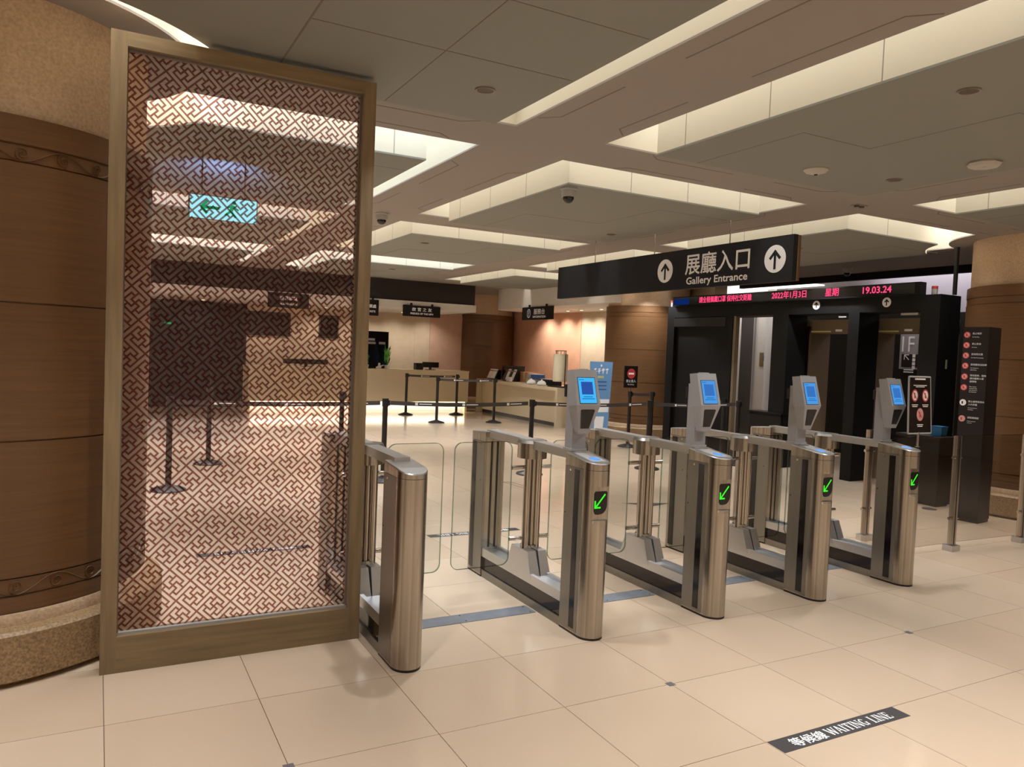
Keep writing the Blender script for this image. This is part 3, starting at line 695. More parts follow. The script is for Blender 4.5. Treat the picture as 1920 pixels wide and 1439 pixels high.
# ------------------------------------------------------------------ black rules pillar
t = empty('rules_pillar', 'tall black pillar listing eight visitor rules behind the glass fence', 'sign pillar', (7.94, 4.66, 0), math.radians(7))
box('pillar_body', (-.125, -.125, .03), (.125, .125, 1.985), 'pillar_s', t, .002)
box('face_panel', (-.13, -.122, .03), (-.125, .122, 1.985), 'pillar', t)
box('pillar_base', (-.12, -.12, 0), (.12, .12, .03), 'rubber', t)
org, xa, ya = (-.1302, 0, 0), (0, -1, 0), (0, 0, 1)
rows = [(1.905, 'red', [('禁止吸菸', .022), ('No Smoking', .013)]), (1.80, 'red', [('禁止飲食', .022), ('No Food', .013)]), (1.695, 'red', [('禁用閃光燈', .022), ('No Flash Photography', .013)]),
        (1.59, 'red', [('禁用腳架自拍棒', .022), ('No Tripods or', .013), ('Selfie Sticks', .013)]), (1.48, 'red', [('背包雨傘、寵物', .022), ('請勿攜帶入場', .022), ('請寄物', .022)]), (1.37, 'red', [('Please deposit', .012), ('backpacks, bags', .012), ('and umbrellas in', .012), ('the cloakroom', .012)]),
        (1.215, 'white', [('禁止攜帶飲用水', .022), ('入內參觀', .022), ('Drinking Water is', .012), ('Prohibited', .012)]), (1.05, 'redl', [('請輕聲細語', .022), ('Please keep your', .012), ('voice low', .012)])]
for z, c, ls in rows:
    n = MB(); disc(n, org, xa, ya, -.085, z, .032, .001); o = n.done('round_sign', c, t)
    if c == 'red':
        n = MB(); disc(n, org, xa, ya, -.085, z, .025, .0016); n.done('sign_face', 'redl', o)
    n = MB(); bar(n, org, xa, ya, -.09, z+.012, -.09, z-.014, .013, .0022)
    if c == 'red': bar(n, org, xa, ya, -.103, z+.018, -.067, z-.018, .005, .0026)
    n.done('sign_figure', 'red' if c != 'white' else 'signk', o)
    zz = z+.012
    for s_, h in ls:
        text('lettering', s_, h, 'white', t, (-.1305, .035, zz-.006), xa, ya, ext=.0003); zz -= h*1.32+.002

# ------------------------------------------------------------------ security portal
PX, PD = 8.83, .40
t = empty('security_portal', 'long black security portal with three doorways and a roller panel', 'portal', (PX, 8.2, 0))
def pb(name, y0, y1, z0, z1, m='portal', d0=0, d1=PD, bev=.004, par=None): return box(name, (d0, y0-8.2, z0), (d1, y1-8.2, z1), m, par or t, bev)
pb('portal_header', 5.70, 10.68, 2.245, 2.44)
for n_, y0, y1 in (('jamb', 5.70, 5.945), ('jamb', 6.80, 6.965), ('jamb', 7.99, 8.28), ('jamb', 9.10, 9.28), ('jamb', 10.50, 10.68)): pb(n_, y0, y1, 0, 2.245, d1=.12 if y0 == 9.10 else PD)
pb('brown_reveal', 9.05, 9.10, 0, 2.245, 'taupe', .02, .10)
r = pb('roller_panel', 9.28, 10.5, 0.02, 2.23, 'portal', .06, .11, 0)
pb('panel_housing', 9.25, 10.5, 2.09, 2.235, 'rubber', -.01, .14, .04)
pb('low_barrier', 8.0, 8.62, 0, .775, 'portal2', -.03, .2)
pb('barrier_cap', 7.98, 8.66, .775, .80, 'portal', -.05, .22)
for y in (7.50, 6.41): 
    n = MB(); disc(n, (-.0042, y-8.2, 2.365), (0, -1, 0), (0, 0, 1), 0, 0, .062, .002); o = n.done('arrow_roundel', 'white', t)
    n = MB(); up_arrow(n, (-.0062, y-8.2, 2.365), (0, -1, 0), (0, 0, 1), 0, -.003, .040, .015, .001); n.done('arrow', 'portal', o)
pb('door_closer', 5.99, 6.22, 2.20, 2.225, 'greyl', .02, .06, .003); pb('door_closer', 7.02, 7.14, 2.185, 2.205, 'greyl', .02, .06, .003)
box('latch', (.17, -2.504, 1.55), (.20, -2.5, 1.66), 'greyl', t)
L = empty('led_display', 'long red LED ticker board along the top of the security portal', 'display', (PX, 8.2, 2.44))
box('led_case', (-.06, -2.27, 0.0), (.06, 2.30, .155), 'portal', L, .004)
box('led_window', (-.0605, -2.20, .012), (-.06, 2.28, .143), 'black', L)
box('blue_section', (-.0612, 1.88, .02), (-.0606, 2.26, .12), 'ledblue', L)
LX = -.0608
text('lettering', '請全程佩戴口罩 保持社交距離', .105, 'red_led', L, (LX, 1.63, .045), (0, -1, 0), (0, 0, 1), fit=1.16, off=.0015)
text('lettering', '2022年1月3日', .115, 'red_led', L, (LX, .067, .045), (0, -1, 0), (0, 0, 1), fit=.63, off=.002)
text('lettering', '星期', .115, 'red_led', L, (LX, -.885, .045), (0, -1, 0), (0, 0, 1), fit=.215, off=.002)
text('lettering', '19.03.24', .12, 'red_led', L, (LX, -1.475, .045), (0, -1, 0), (0, 0, 1), fit=.41, off=.0022)
bx = empty('beacon', 'small white beacon with a red cap at the near end of the portal', 'beacon', (PX+.12, 5.86, 2.44))
MB().tube((0, 0, 0), (0, 0, .075), .035, 20).done('beacon_body', 'greyl', bx, smooth=True); MB().tube((0, 0, .075), (0, 0, .11), .036, 20).done('red_cap', 'red', bx, smooth=True)
bx2 = copy_tree(bx); bx2.location = (PX+.05, 10.62, 2.44); bx2['label'] = 'small white beacon with a red cap at the portal end beside the column'
tag(MB().tube((PX+.2, 5.66, 2.44), (PX+.2, 5.66, SOFFIT), .025, 16).done('cable_pole', 'rubber', smooth=True), 'black cable pole rising from the portal to the ceiling', 'pole')
def detector(y, label):
    d = empty('metal_detector', label, 'metal detector', (9.30, y-.40, 0), 0, 'walk-through metal detectors')
    box('side_leg', (0, .40, 0), (.42, .51, 2.10), 'taupe', d, .004); box('side_leg', (0, -.51, 0), (.42, -.40, 2.10), 'taupe', d, .004)
    box('dark_edge', (-.004, .43, 0), (0, .51, 2.10), 'portal2', d); box('dark_edge', (-.004, -.51, 0), (0, -.43, 2.10), 'portal2', d)
    h = box('head_unit', (0, -.51, 2.00), (.42, .51, 2.19), 'taupe', d, .004)
    box('indicator_bar', (-.003, .05, 2.01), (0, .40, 2.03), 'yellow', h); box('label_plate', (-.003, -.14, 2.02), (0, -.03, 2.05), 'white', h)
detector(7.97, 'brown walk-through metal detector in the middle doorway of the portal'); detector(6.90, 'brown walk-through metal detector in the doorway by the near portal end')
for y, nm in ((7.66, 'middle'), (6.58, 'near')):
    o = empty('tray_stand', 'pale grey tray stand behind the %s portal doorway' % nm, 'stand', (9.95, y-.05, 0)); box('stand_body', (-.06, -.09, 0), (.06, .09, .66), 'greyl', o, .004); box('stand_top', (-.07, -.1, .66), (.07, .1, .675), 'grey', o)
# level sign seen through the near doorway
o = empty('level_sign', 'grey wall sign reading 1F seen through the near portal doorway', 'sign', (11.48, 7.83, 0))
box('sign_panel', (-.01, -.30, 1.52), (.015, .21, 2.32), 'grey', o, .002); box('dark_plate', (-.014, -.17, 1.55), (-.01, .17, 1.76), 'pillar', o)
text('lettering', '1F', .36, 'white', o, (-.0145, .23, 1.80), (0, -1, 0), (0, 0, 1), sx=.8); 
n = MB(); org = (-.0145, 0, 1.35); xa, ya = (0, -1, 0), (0, 0, 1)
bar(n, org, xa, ya, -.12, .32, -.12, .40, .012); bar(n, org, xa, ya, -.12, .40, -.04, .40, .012, .0018); bar(n, org, xa, ya, -.11, .39, -.04, .32, .012, .002); n.done('corner_arrow', 'white', o)
n = MB()
for k in range(4): shape(n, org, xa, ya, [(.02, .36-k*.062), (.07, .36-k*.062), (.07, .41-k*.062), (.02, .41-k*.062)], .001)
for v in (.15, .115): shape(n, org, xa, ya, [(-.12, v), (.05, v), (.05, v+.018), (-.12, v+.018)], .001)
n.done('lettering', 'white', o, kind='stuff')
# dark desk and bin behind the turnstiles
o = empty('side_desk', 'dark brown side desk behind the glass fence, beside the rules pillar', 'desk', (8.38, 5.52, 0))
box('desk_body', (-.12, -.28, .02), (.14, .22, .76), 'pillar_s', o, .004); box('desk_top', (-.14, -.30, .76), (.15, .24, .785), 'pillar', o, .003); box('desk_plinth', (-.10, -.26, 0), (.12, .20, .02), 'rubber', o)
o = empty('blue_box', 'small blue plastic box on the dark side desk', 'box', (8.40, 5.34, .786)); MB().prism([(-.05, -.055, 0), (.05, -.055, 0), (.05, .055, 0), (-.05, .055, 0)], [(-.06, -.065, .11), (.06, -.065, .11), (.06, .065, .11), (-.06, .065, .11)]).done('box_body', 'blue', o); box('box_rim', (-.064, -.069, .105), (.064, .069, .113), 'blue', o)
# lobby fittings
box('wall_switch', (11.485, 10.97, 1.45), (11.5, 11.06, 1.72), 'taupe', ws); box('wall_switch', (11.485, 10.955, 1.56), (11.5, 10.965, 1.66), 'navy', ws)
tag(box('lobby_light_panel', (10.95, 9.45, 2.93), (11.3, 10.8, 2.95), 'lobby'), 'bright lobby ceiling light panel above the portal', 'light'); 
area((12.5, 10.7, 3.35), .8, 1.2, 60, (1, .93, .82), name='lobby_fill'); area((11.0, 11.6, 3.35), .5, 1.6, 26, (1, .96, .9), name='lobby_fill'); area((11.15, 6.5, 3.35), .5, 4, 40, (.95, .92, 1), name='lobby_fill')  # unseen lamps added to brighten the lobby walls

# ------------------------------------------------------------------ hanging signs
t = empty('gallery_sign', 'long dark grey hanging sign reading Gallery Entrance with two round arrows', 'sign', (5.58, 7.08, 2.30))
MB().box((-.004, -2.05, 0), (.05, 2.04, .425)).done('sign_board', 'sign', t, bev=.002)
box('edge_strip', (.05, -2.052, .002), (.062, 2.04, .423), 'frame', t); box('backing_board', (.062, -2.05, .004), (.09, 2.04, .421), 'oak', t)
box('board_joint', (-.0045, .86, 0), (-.004, .864, .425), 'signk', t)
for y in (-1.2, 0, 1.2): MB().tube((.03, y, .425), (.03, y, (SOFFIT if y > 1 else RECESS)-2.30), .006, 10).done('hanger_rod', 'steel', t)
org, xa, ya = (-.0042, 0, 0), (0, -1, 0), (0, 0, 1)
for y, r in ((-.246, .13), (-1.837, .13)):
    n = MB(); disc(n, org, xa, ya, -y, .215, r, .001, 40); o = n.done('arrow_roundel', 'white', t)
    n = MB(); up_arrow(n, org, xa, ya, -y, .205, .088, .028, .002); n.done('arrow', 'sign', o)
text('lettering', '展廳入口', .235, 'white', t, (-.0045, -.585, .168), xa, ya, off=.003, fit=.93, ext=.0004)
text('lettering', 'Gallery Entrance', .105, 'white', t, (-.0045, -.61, .045), xa, ya, off=.0022, fit=.885, ext=.0004)
def hang_sign(label, x0, x1, z0, z1, y, lines, face='-Y', icon=None):
    """small black signs hung in front of the canopies"""
    w_ = x1-x0
    t = empty('hanging_sign', label, 'sign', ((x0+x1)/2, y, z0) if face == '-Y' else (y, (x0+x1)/2, z0), 0 if face == '-Y' else -PI/2, 'small black signs over the counters')
    h = z1-z0; box('sign_board', (-w_/2, -.015, 0), (w_/2, .015, h), 'signk', t, .002)
    for q in (-.28, .28): box('hanger', (q*w_-.02, -.012, h), (q*w_+.02, .02, h+.05), 'signk', t)
    for s_, sz, u, v, sx in lines: text('lettering', s_, sz, 'white', t, (u, -.0155, v), (1, 0, 0), (0, 0, 1), sx=sx, off=.0015, ext=.0004, align='CENTER')
    if icon:
        n = MB(); org = (-.27*w_, -.0152, h*.5); disc(n, org, (1, 0, 0), (0, 0, 1), 0, 0, .095, .001, rx=.075); o = n.done('round_icon', 'white', t)
        n = MB(); disc(n, org, (1, 0, 0), (0, 0, 1), 0, 0, .08, .0016, rx=.062); n.done('icon_field', 'signk', o)
        text('question_mark', '?', .15, 'white', o, (org[0], org[1]-.002, org[2]-.052), (1, 0, 0), (0, 0, 1), align='CENTER', off=.002, ext=.0002)
    return t
hang_sign('small black sign with white characters over the cream reception counter', 5.845, 6.72, 2.225, 2.465, 15.98, [('故 宮 之 友', .085, 0, .125, 1.15), ('FRIENDS OF THE NPM', .055, 0, .045, 1.0)])
hang_sign('small black sign partly hidden by the oak screen stile', 4.70, 5.29, 2.19, 2.53, 15.98, [('售票處', .08, .12, .17, 1), ('TICKETS', .055, .12, .07, 1)])
hang_sign('small black sign seen through the fretwork over the counter', 2.98, 3.80, 2.24, 2.54, 15.98, [('語音導覽', .09, 0, .16, 1), ('AUDIO GUIDE', .055, 0, .06, 1)])
hang_sign('small black information sign with a question mark before the orange wall', 13.84, 15.16, 2.255, 2.535, 8.38, [('服務台', .13, .10, .125, 1.25), ('INFORMATION', .065, .10, .04, 1.25)], '-X', True)
t = empty('exit_sign', 'glowing green and white exit sign hanging behind the fretwork screen', 'exit sign', (.80, 6.1, 2.42))
box('sign_case', (-.24, -.03, 0), (.24, .03, .18), 'greyl', t, .004); box('lit_face', (-.232, -.033, .008), (.232, -.03, .172), 'exit_w', t)
n = MB(); org, xa, ya = (0, -.0332, .09), (1, 0, 0), (0, 0, 1)
bar(n, org, xa, ya, -.15, 0, -.03, 0, .022); bar(n, org, xa, ya, -.155, 0, -.115, .045, .02, .0018); bar(n, org, xa, ya, -.155, 0, -.115, -.045, .02, .002)
disc(n, org, xa, ya, .07, .052, .014); bar(n, org, xa, ya, .065, .035, .05, -.01, .026, .0018); bar(n, org, xa, ya, .05, -.01, .085, -.055, .016, .002); bar(n, org, xa, ya, .05, -.01, .01, -.045, .016, .0022); bar(n, org, xa, ya, .06, .025, .105, .0, .012, .0024); bar(n, org, xa, ya, .06, .025, .02, .012, .012, .0026)
n.done('exit_pictogram', 'exit_g', t)
for x in (-.15, .15): MB().tube((x, 0, .18), (x, 0, PANEL-2.42), .006, 10).done('hanger_rod', 'steel', t)
area((.85, 6.14, 2.64), .3, .04, 7, (.22, .42, 1), (math.radians(107), 0, 0), 'blue_glow_lamp', 80)  # unseen blue lamp added to throw a glow on the ceiling beyond

# ------------------------------------------------------------------ reception counters
t = empty('reception_counter', 'long cream reception counter with a glowing toe recess below the friends sign', 'counter', (5.45, 17.2, 0))
X0, X1 = 2.85-5.45, 8.06-5.45
box('counter_front', (X0, 0, .25), (X1, .06, .98), 'cream', t, .004)
box('counter_top', (X0-.01, -.01, .98), (X1+.01, .72, 1.01), 'cream', t, .004)
box('end_panel', (X1-.05, .06, 0), (X1, .72, .98), 'cream', t); box('end_panel', (X0, .06, 0), (X0+.05, .72, .98), 'cream', t)
box('toe_panel', (X0+.05, .16, 0), (X1-.05, .20, .98), 'white_wall', t); box('toe_light_strip', (X0+.05, .06, .235), (X1-.05, .12, .25), 'cove_tube', t)
area(((X0+X1)/2+5.45, 17.29, .23), X1-X0-.1, .06, 15, (1, .95, .76), name='toe_lamp')
t = empty('information_desk', 'cream information desk with a slab end in front of the orange wall', 'counter', (8.35, 15.4, 0))
box('desk_top', (0, -1.9, .76), (.80, 1.95, .83), 'cream', t, .005); box('end_slab', (0, -1.9, 0), (.80, -1.83, .76), 'cream', t, .004); box('end_slab', (0, 1.88, 0), (.80, 1.95, .76), 'cream', t, .004)
box('modesty_panel', (.14, -1.83, .08), (.18, 1.88, .76), 'cream', t); box('plinth', (.16, -1.83, 0), (.76, 1.88, .08), 'rubber', t); box('back_panel', (.72, -1.83, .08), (.76, 1.88, .76), 'cream', t)
# things on the reception counter
def screen_thing(name, label, cat, loc, w_, h, rz=0):
    o = empty(name, label, cat, loc, rz); box('display', (-w_/2, -.02, .06), (w_/2, .02, h), 'black', o, .004); box('stand', (-.03, 0, .012), (.03, .03, .07), 'rubber', o); box('base', (-.11, -.07, 0), (.11, .09, .012), 'rubber', o, .003)
    return o
screen_thing('computer_monitor', 'black monitor back on the reception counter below the friends sign', 'monitor', (7.16, 17.5, 1.01), .42, .19)
o = empty('file_rack', 'dark green file rack beside the monitor on the reception counter', 'rack', (6.85, 17.5, 1.01)); box('rack_body', (-.09, -.08, 0), (.09, .1, .16), 'rubber', o, .003)
for k in range(4): box('file', (-.08+k*.042, -.085, .01), (-.05+k*.042, .08, .15), 'darkwood', o)
screen_thing('flat_monitor', 'wide low black monitor seen through the fretwork screen', 'monitor', (4.13, 17.5, 1.01), 1.0, .17)
def plant(label, x, y, z, h):
    o = empty('potted_plant', label, 'plant', (x, y, z), 0, 'green plants on the reception counter')
    MB().lathe([(.05, 0), (.065, .09), (.06, .09), (.05, .02)], (0, 0), 20).done('pot', 'white', o, smooth=True)
    n = MB(); rnd = random.Random(int(x*100))
    for k in range(46):
        a = rnd.uniform(0, 2*PI); zz = rnd.uniform(.06, h*.85); ln = rnd.uniform(.10, .2)*h/.5; r = rnd.uniform(.01, .05)
        b = Vector((r*math.cos(a), r*math.sin(a), zz)); tip = b+Vector((math.cos(a)*ln*.32, math.sin(a)*ln*.32, ln*.9)); s = Vector((-math.sin(a), math.cos(a), 0))*.014
        mid = (b+tip)/2+Vector((math.cos(a), math.sin(a), 0))*.02
        n.prism([b-s*.4, mid-s, tip, mid+s], [p+Vector((0, 0, .003)) for p in (b-s*.4, mid-s, tip, mid+s)])
    n.done('leaves', 'green', o, kind='stuff'); MB().tube((0, 0, .05), (0, 0, h*.8), .008, 8).done('stem', 'green', o)
plant('tall green leafy plant beside the black display board on the reception counter', 6.05, 17.5, 1.01, .50)
plant('small green plant half hidden by the oak stile on the reception counter', 5.54, 17.5, 1.01, .32)
o = empty('white_figurine', 'small white ornament between two plants on the reception counter', 'ornament', (5.83, 17.42, 1.01))
MB().lathe([(.05, 0), (.06, .02), (.05, .05), (.025, .08), (.03, .11), (.012, .14)], (0, 0), 16).done('body', 'white', o, smooth=True); MB().tube((.02, 0, .05), (.11, 0, .09), .02, 12, .012).done('spout', 'white', o, smooth=True); MB().tube((-.05, 0, 0), (-.05, 0, .05), .03, 12).done('cup', 'white', o)
o = empty('display_board', 'black display board with grey photos standing on the reception counter', 'board', (5.78, 17.72, 1.01)); box('board', (-.40, -.012, 0), (.36, .012, .88), 'black', o, .002)
for x, z, a in ((-.1, .60, .14), (.2, .60, .08), (-.1, .68, .12)): box('photo', (x-a, -.014, z-.025), (x+a, -.012, z+.03), 'grey', o)
for x, nm in ((3.5, 'wide'), (4.95, 'narrow')):
    a = .53 if nm == 'wide' else .24
    o = empty('wall_screen', '%s dark wall screen seen through the fretwork screen' % nm, 'screen', (x, 18.73, 1.68)); box('screen_frame', (-a, -.03, 0), (a, .005, .56), 'rubber', o, .004); box('screen_face', (-a+.03, -.033, .03), (a-.03, -.03, .53), 'black', o)
# dark shop doorway in the back wall
d = struct(box('door_2', (.93, 18.70, 0), (3.03, 18.75, 2.38), 'dark_room'))  # near-black colour stands in for the unlit room behind
for x in (.95, 1.62, 2.3, 2.97): box('door_frame', (x-.03, 18.67, 0), (x+.03, 18.70, 2.38), 'signk', d)
box('door_header', (.93, 18.67, 2.30), (3.03, 18.70, 2.38), 'signk', d)
tag(box('door_green_lamp', (1.28, 18.66, 1.84), (1.42, 18.69, 1.88), 'exit_g'), 'small green lamp in the dark doorway seen through the fretwork', 'lamp')
# things on the information desk
def rack(name, label, y, w_, h, cols, x=8.62):
    o = empty(name, label, 'leaflet rack', (x, y, .83), -PI/2)
    MB().prism([(-w_/2, .0, 0), (w_/2, .0, 0), (w_/2, .18, 0), (-w_/2, .18, 0)], [(-w_/2, .12, h), (w_/2, .12, h), (w_/2, .18, h), (-w_/2, .18, h)]).done('rack_body', 'rubber', o, bev=.004)
    k = len(cols)
    for i, m in enumerate(cols):
        a = -w_/2+w_*i/k+.01; b = -w_/2+w_*(i+1)/k-.01
        MB().prism([(a, -.012, .03), (b, -.012, .03), (b, .0, .03), (a, .0, .03)], [(a, .095, h+.02), (b, .095, h+.02), (b, .107, h+.02), (a, .107, h+.02)]).done('leaflet', m, o)
        box('leaflet_band', (a, .07, h*.80), (b, .078, h*.95), 'red' if i == 0 else 'grey', o)
rack('leaflet_rack', 'leaflet rack with a red-topped white leaflet at the far end of the information desk', 17.1, .42, .24, ['white', 'white'])
rack('striped_leaflet_rack', 'black leaflet rack with striped leaflets on the information desk', 16.2, .55, .27, ['rubber', 'white', 'rubber', 'white'])
o = empty('black_box', 'tall black box behind the leaflet racks on the information desk', 'box', (8.98, 16.65, .83)); box('box_body', (-.13, -.35, 0), (.15, .3, .34), 'rubber', o, .006); box('box_lid', (-.135, -.355, .34), (.155, .305, .36), 'black', o, .003)
o = empty('brochure_holder', 'small white brochure holder by the striped leaflet rack', 'holder', (8.52, 15.95, .83)); MB().prism([(-.04, -.1, 0), (.04, -.1, 0), (.04, .1, 0), (-.04, .1, 0)], [(.02, -.06, .11), (.04, -.06, .11), (.04, .06, .11), (.02, .06, .11)]).done('holder_body', 'white', o); box('holder_base', (-.06, -.11, 0), (.06, .11, .008), 'greyl', o)
o = empty('cardboard_box', 'brown cardboard box on the information desk', 'box', (8.95, 15.75, .83)); box('box_body', (-.14, -.24, 0), (.14, .24, .24), 'card', o, .004); box('tape', (-.142, -.03, .06), (-.14, .03, .24), 'wall', o)
o = empty('blue_folder_stack', 'blue and white folders stacked in a tray on the information desk', 'folders', (8.80, 15.2, .83)); box('tray', (-.12, -.25, 0), (.12, .22, .10), 'greyl', o, .004); box('folder', (-.11, -.24, .10), (.11, .02, .21), 'navy', o, .006); box('folder', (-.11, .02, .10), (.11, .20, .19), 'grey', o, .006); box('paper', (-.1, -.22, .21), (.1, .18, .222), 'white', o)
o = empty('sanitizer_bottle', 'small yellowish pump bottle among the items on the information desk', 'bottle', (8.55, 15.0, .83)); MB().lathe([(.03, 0), (.032, .02), (.032, .09), (.012, .11), (.012, .13)], (0, 0), 16).done('bottle_body', 'yellow', o, smooth=True); box('pump', (-.03, -.006, .13), (.008, .006, .142), 'rubber', o)
for k, (y, nm) in enumerate(((14.85, 'next to the pump bottle'), (14.40, 'next to the paper lantern'))):
    o = empty('white_bowl', 'white domed bowl on the information desk %s' % nm, 'bowl', (8.50, y, .83)); MB().lathe([(.06, 0), (.10, .02), (.10, .05), (.07, .09), (.02, .11)], (0, 0), 24).done('bowl_body', 'white', o, smooth=True); MB().lathe([(.015, .11), (.018, .125), (.01, .13)], (0, 0), 12).done('bowl_knob', 'white', o)
o = empty('black_tray', 'low black desk tray behind the white bowls', 'tray', (8.85, 14.6, .83)); box('tray_body', (-.1, -.3, 0), (.1, .3, .13), 'signk', o, .004); box('tray_lip', (-.104, -.304, .12), (.104, .304, .135), 'grey', o)
t = empty('paper_lantern', 'white cylindrical paper lantern in a slim dark frame on the information desk', 'lantern', (8.55, 13.85, .83))
box('lantern_base', (-.10, -.34, 0), (.16, .22, .018), 'signk', t, .003)
MB().lathe([(.15, .12), (.155, .14), (.155, .68), (.15, .70)], (.04, -.05), 40).done('paper_shade', 'lamp_paper', t, smooth=True)
for y in (.14, -.24): MB().tube((.04, y, .018), (.04, y, .77), .009, 10).done('frame_rod', 'darkwood', t)
box('top_bar', (.03, -.26, .76), (.05, .16, .775), 'darkwood', t)
for y in (-.18, -.05, .08): MB().tube((.04, y, .70), (.04, y, .76), .006, 8).done('hanger', 'darkwood', t)
# blue standee
t = empty('poster_standee', 'tapered pale blue poster standee with a yellow band beside the information desk', 'poster', (8.10, 11.60, 0))
MB().prism([(-.17, 0, 0), (.22, 0, 0), (.22, .02, 0), (-.17, .02, 0)], [(-.28, 0, 1.43), (.29, 0, 1.43), (.29, .02, 1.43), (-.28, .02, 1.43)]).done('board', 'poster', t)
MB().prism([(0, .02, 0), (.05, .02, 0), (.05, .3, 0), (0, .3, 0)], [(0, .02, .8), (.05, .02, .8), (.05, .03, .8), (0, .03, .8)]).done('easel_leg', 'card', t)
org, xa, ya = (0, -.0005, 0), (1, 0, 0), (0, 0, 1)
n = MB(); rnd = random.Random(3)
for k in range(4):
    u = -.19+k*.10
    bar(n, org, xa, ya, u, 1.24+.015*k, u+.075, 1.25+.015*k, .022, .001); bar(n, org, xa, ya, u+.035, 1.21, u+.045, 1.31, .02, .0013); bar(n, org, xa, ya, u+.01, 1.29, u+.07, 1.30, .018, .0016)
disc(n, org, xa, ya, .0, 1.36, .022)
n.done('white_heading', 'white', t, kind='stuff')
n = MB(); shape(n, org, xa, ya, [(-.08, 1.13), (.07, 1.13), (.07, 1.17), (-.08, 1.17)]); n.done('yellow_band', 'yellow', t)
n = MB()
for v in (1.05, .98, .91): shape(n, org, xa, ya, [(-.13, v), (.15, v), (.15, v+.022), (-.13, v+.022)])
n.done('text_lines', 'navy', t, kind='stuff')
n = MB(); shape(n, org, xa, ya, [(-.20, .50), (.22, .50), (.235, .74), (-.22, .74)], .001); n.done('photo_panel', 'white', t)
n = MB(); shape(n, org, xa, ya, [(-.17, .02), (.20, .02), (.205, .18), (-.175, .18)], .001); n.done('orange_panel', 'orange', t); n = MB(); shape(n, org, xa, ya, [(-.12, .2), (.1, .2), (.12, .42), (-.12, .42)], .001); n.done('pale_panel', 'white', t)

t.scale = (.874, .874, .995)
# ------------------------------------------------------------------ stanchions and belts
def stanchion(label, x, y, cap=True):
    t = empty('stanchion', label, 'stanchion', (x, y, 0), 0, 'black belt stanchions')
    MB().lathe([(.17, 0), (.17, .012), (.155, .022), (.06, .05), (.035, .06)], (0, 0), 36).done('base', 'post', t, smooth=True)
    MB().tube((0, 0, .055), (0, 0, .86), .030, 20).done('post', 'post', t, smooth=True)
    MB().tube((0, 0, .86), (0, 0, .95), .037, 20).done('belt_head', 'rubber', t, smooth=True, bev=.004)
    box('belt_clip', (.03, -.02, .87), (.052, .02, .93), 'rubber', t, .002)
    return t
st = [('stanchion on the far row before the friends counter, farther from the desk', 6.203, 16.55), ('stanchion of the second row, standing nearer the oak screen', 6.212, 14.755), ('stanchion on the far row before the friends counter, next to the desk', 7.449, 16.52), ('stanchion beside the information desk, second row', 7.49, 14.65),
      ('stanchion just past the oak stile, in the long belt row', 2.90, 8.40), ('stanchion seen above the first kiosk turnstile, in the long belt row', 4.84, 8.41), ('stanchion before the round column, in the long belt row', 6.70, 8.40), ('stanchion at the portal end of the long belt row', 8.35, 8.40),
      ('stanchion with the red no entry notice before the round column', 7.98, 10.55), ('stanchion behind the long belt row, past the no entry notice', 8.42, 10.50), ('stanchion close to the black roller panel', 8.28, 8.95), ('second stanchion close to the roller panel, by the brown reveal', 8.62, 8.98),
      ('big-looking stanchion seen through the fretwork, its whole base showing', .646, 8.43), ('stanchion seen through the fretwork, farther than the other whole one', 1.224, 10.12), ('stanchion top seen through the fretwork above the plain turnstile', 2.74, 9.60)]
for k, (l, x, y) in enumerate(st): stanchion('black '+l.replace('nearer', 'towards').replace('farther than', 'beyond'), x, y)
def belt(a, b, label, sag=0.02, marks=True):
    a, b = Vector((*a, .90)), Vector((*b, .90)); d = (b-a); L_ = d.length; d.normalize(); a = a+d*.060; b = b-d*.060; L_ = (b-a).length
    n = Vector((-d.y, d.x, 0)); m = MB(); k = 10
    P = lambda s, z, o: a+d*L_*s+n*o+Vector((0, 0, z-4*sag*s*(1-s)))
    for i in range(k):
        s0, s1 = i/k, (i+1)/k
        m.prism([P(s0, -.024, -.001), P(s1, -.024, -.001), P(s1, -.024, .001), P(s0, -.024, .001)], [P(s0, .024, -.001), P(s1, .024, -.001), P(s1, .024, .001), P(s0, .024, .001)])
    bmesh.ops.remove_doubles(m.bm, verts=m.bm.verts, dist=1e-5)
    o = m.done('barrier_belt', 'belt'); tag(o, label, 'belt', 'belts strung between stanchions')
    if marks:
        m = MB(); c = max(1, round(L_/.62))
        for i in range(c):
            s = (i+.5)/c
            for w0, w1, h in ((0, .035, .015), (.05, .21, .005)):
                for q in (-1, 1):
                    p = [P(s+w0/L_, -h, q*.0016), P(s+w1/L_, -h, q*.0016), P(s+w1/L_, h, q*.0016), P(s+w0/L_, h, q*.0016)]; m.poly(p)
        m.done('belt_print', 'white', o, kind='stuff')
belt(st[4][1:], st[5][1:], 'grey barrier belt from the oak stile to the first kiosk'); belt(st[5][1:], st[6][1:], 'grey barrier belt passing behind the first kiosk before the blue poster'); belt(st[6][1:], st[7][1:], 'grey barrier belt passing before the black roller panel')
belt((.646, 8.43), st[4][1:], 'grey barrier belt coming from behind the fretwork screen'); belt(st[0][1:], st[2][1:], 'dark belt of the far row before the friends counter', .01); belt(st[1][1:], st[3][1:], 'dark belt of the second row crossing before the information desk', .01)
belt(st[8][1:], st[9][1:], 'short dark belt beside the no entry notice', .005, False); belt(st[10][1:], st[11][1:], 'short dark belt close to the roller panel', .003, False)
t = empty('no_entry_notice', 'small black notice with a red no entry disc on top of a stanchion', 'notice', (7.98, 10.55, .95))
MB().tube((0, 0, 0), (0, 0, .07), .012, 12).done('holder', 'chrome', t)
box('notice_plate', (-.135, -.012, .06), (.135, .012, .43), 'signk', t, .004)
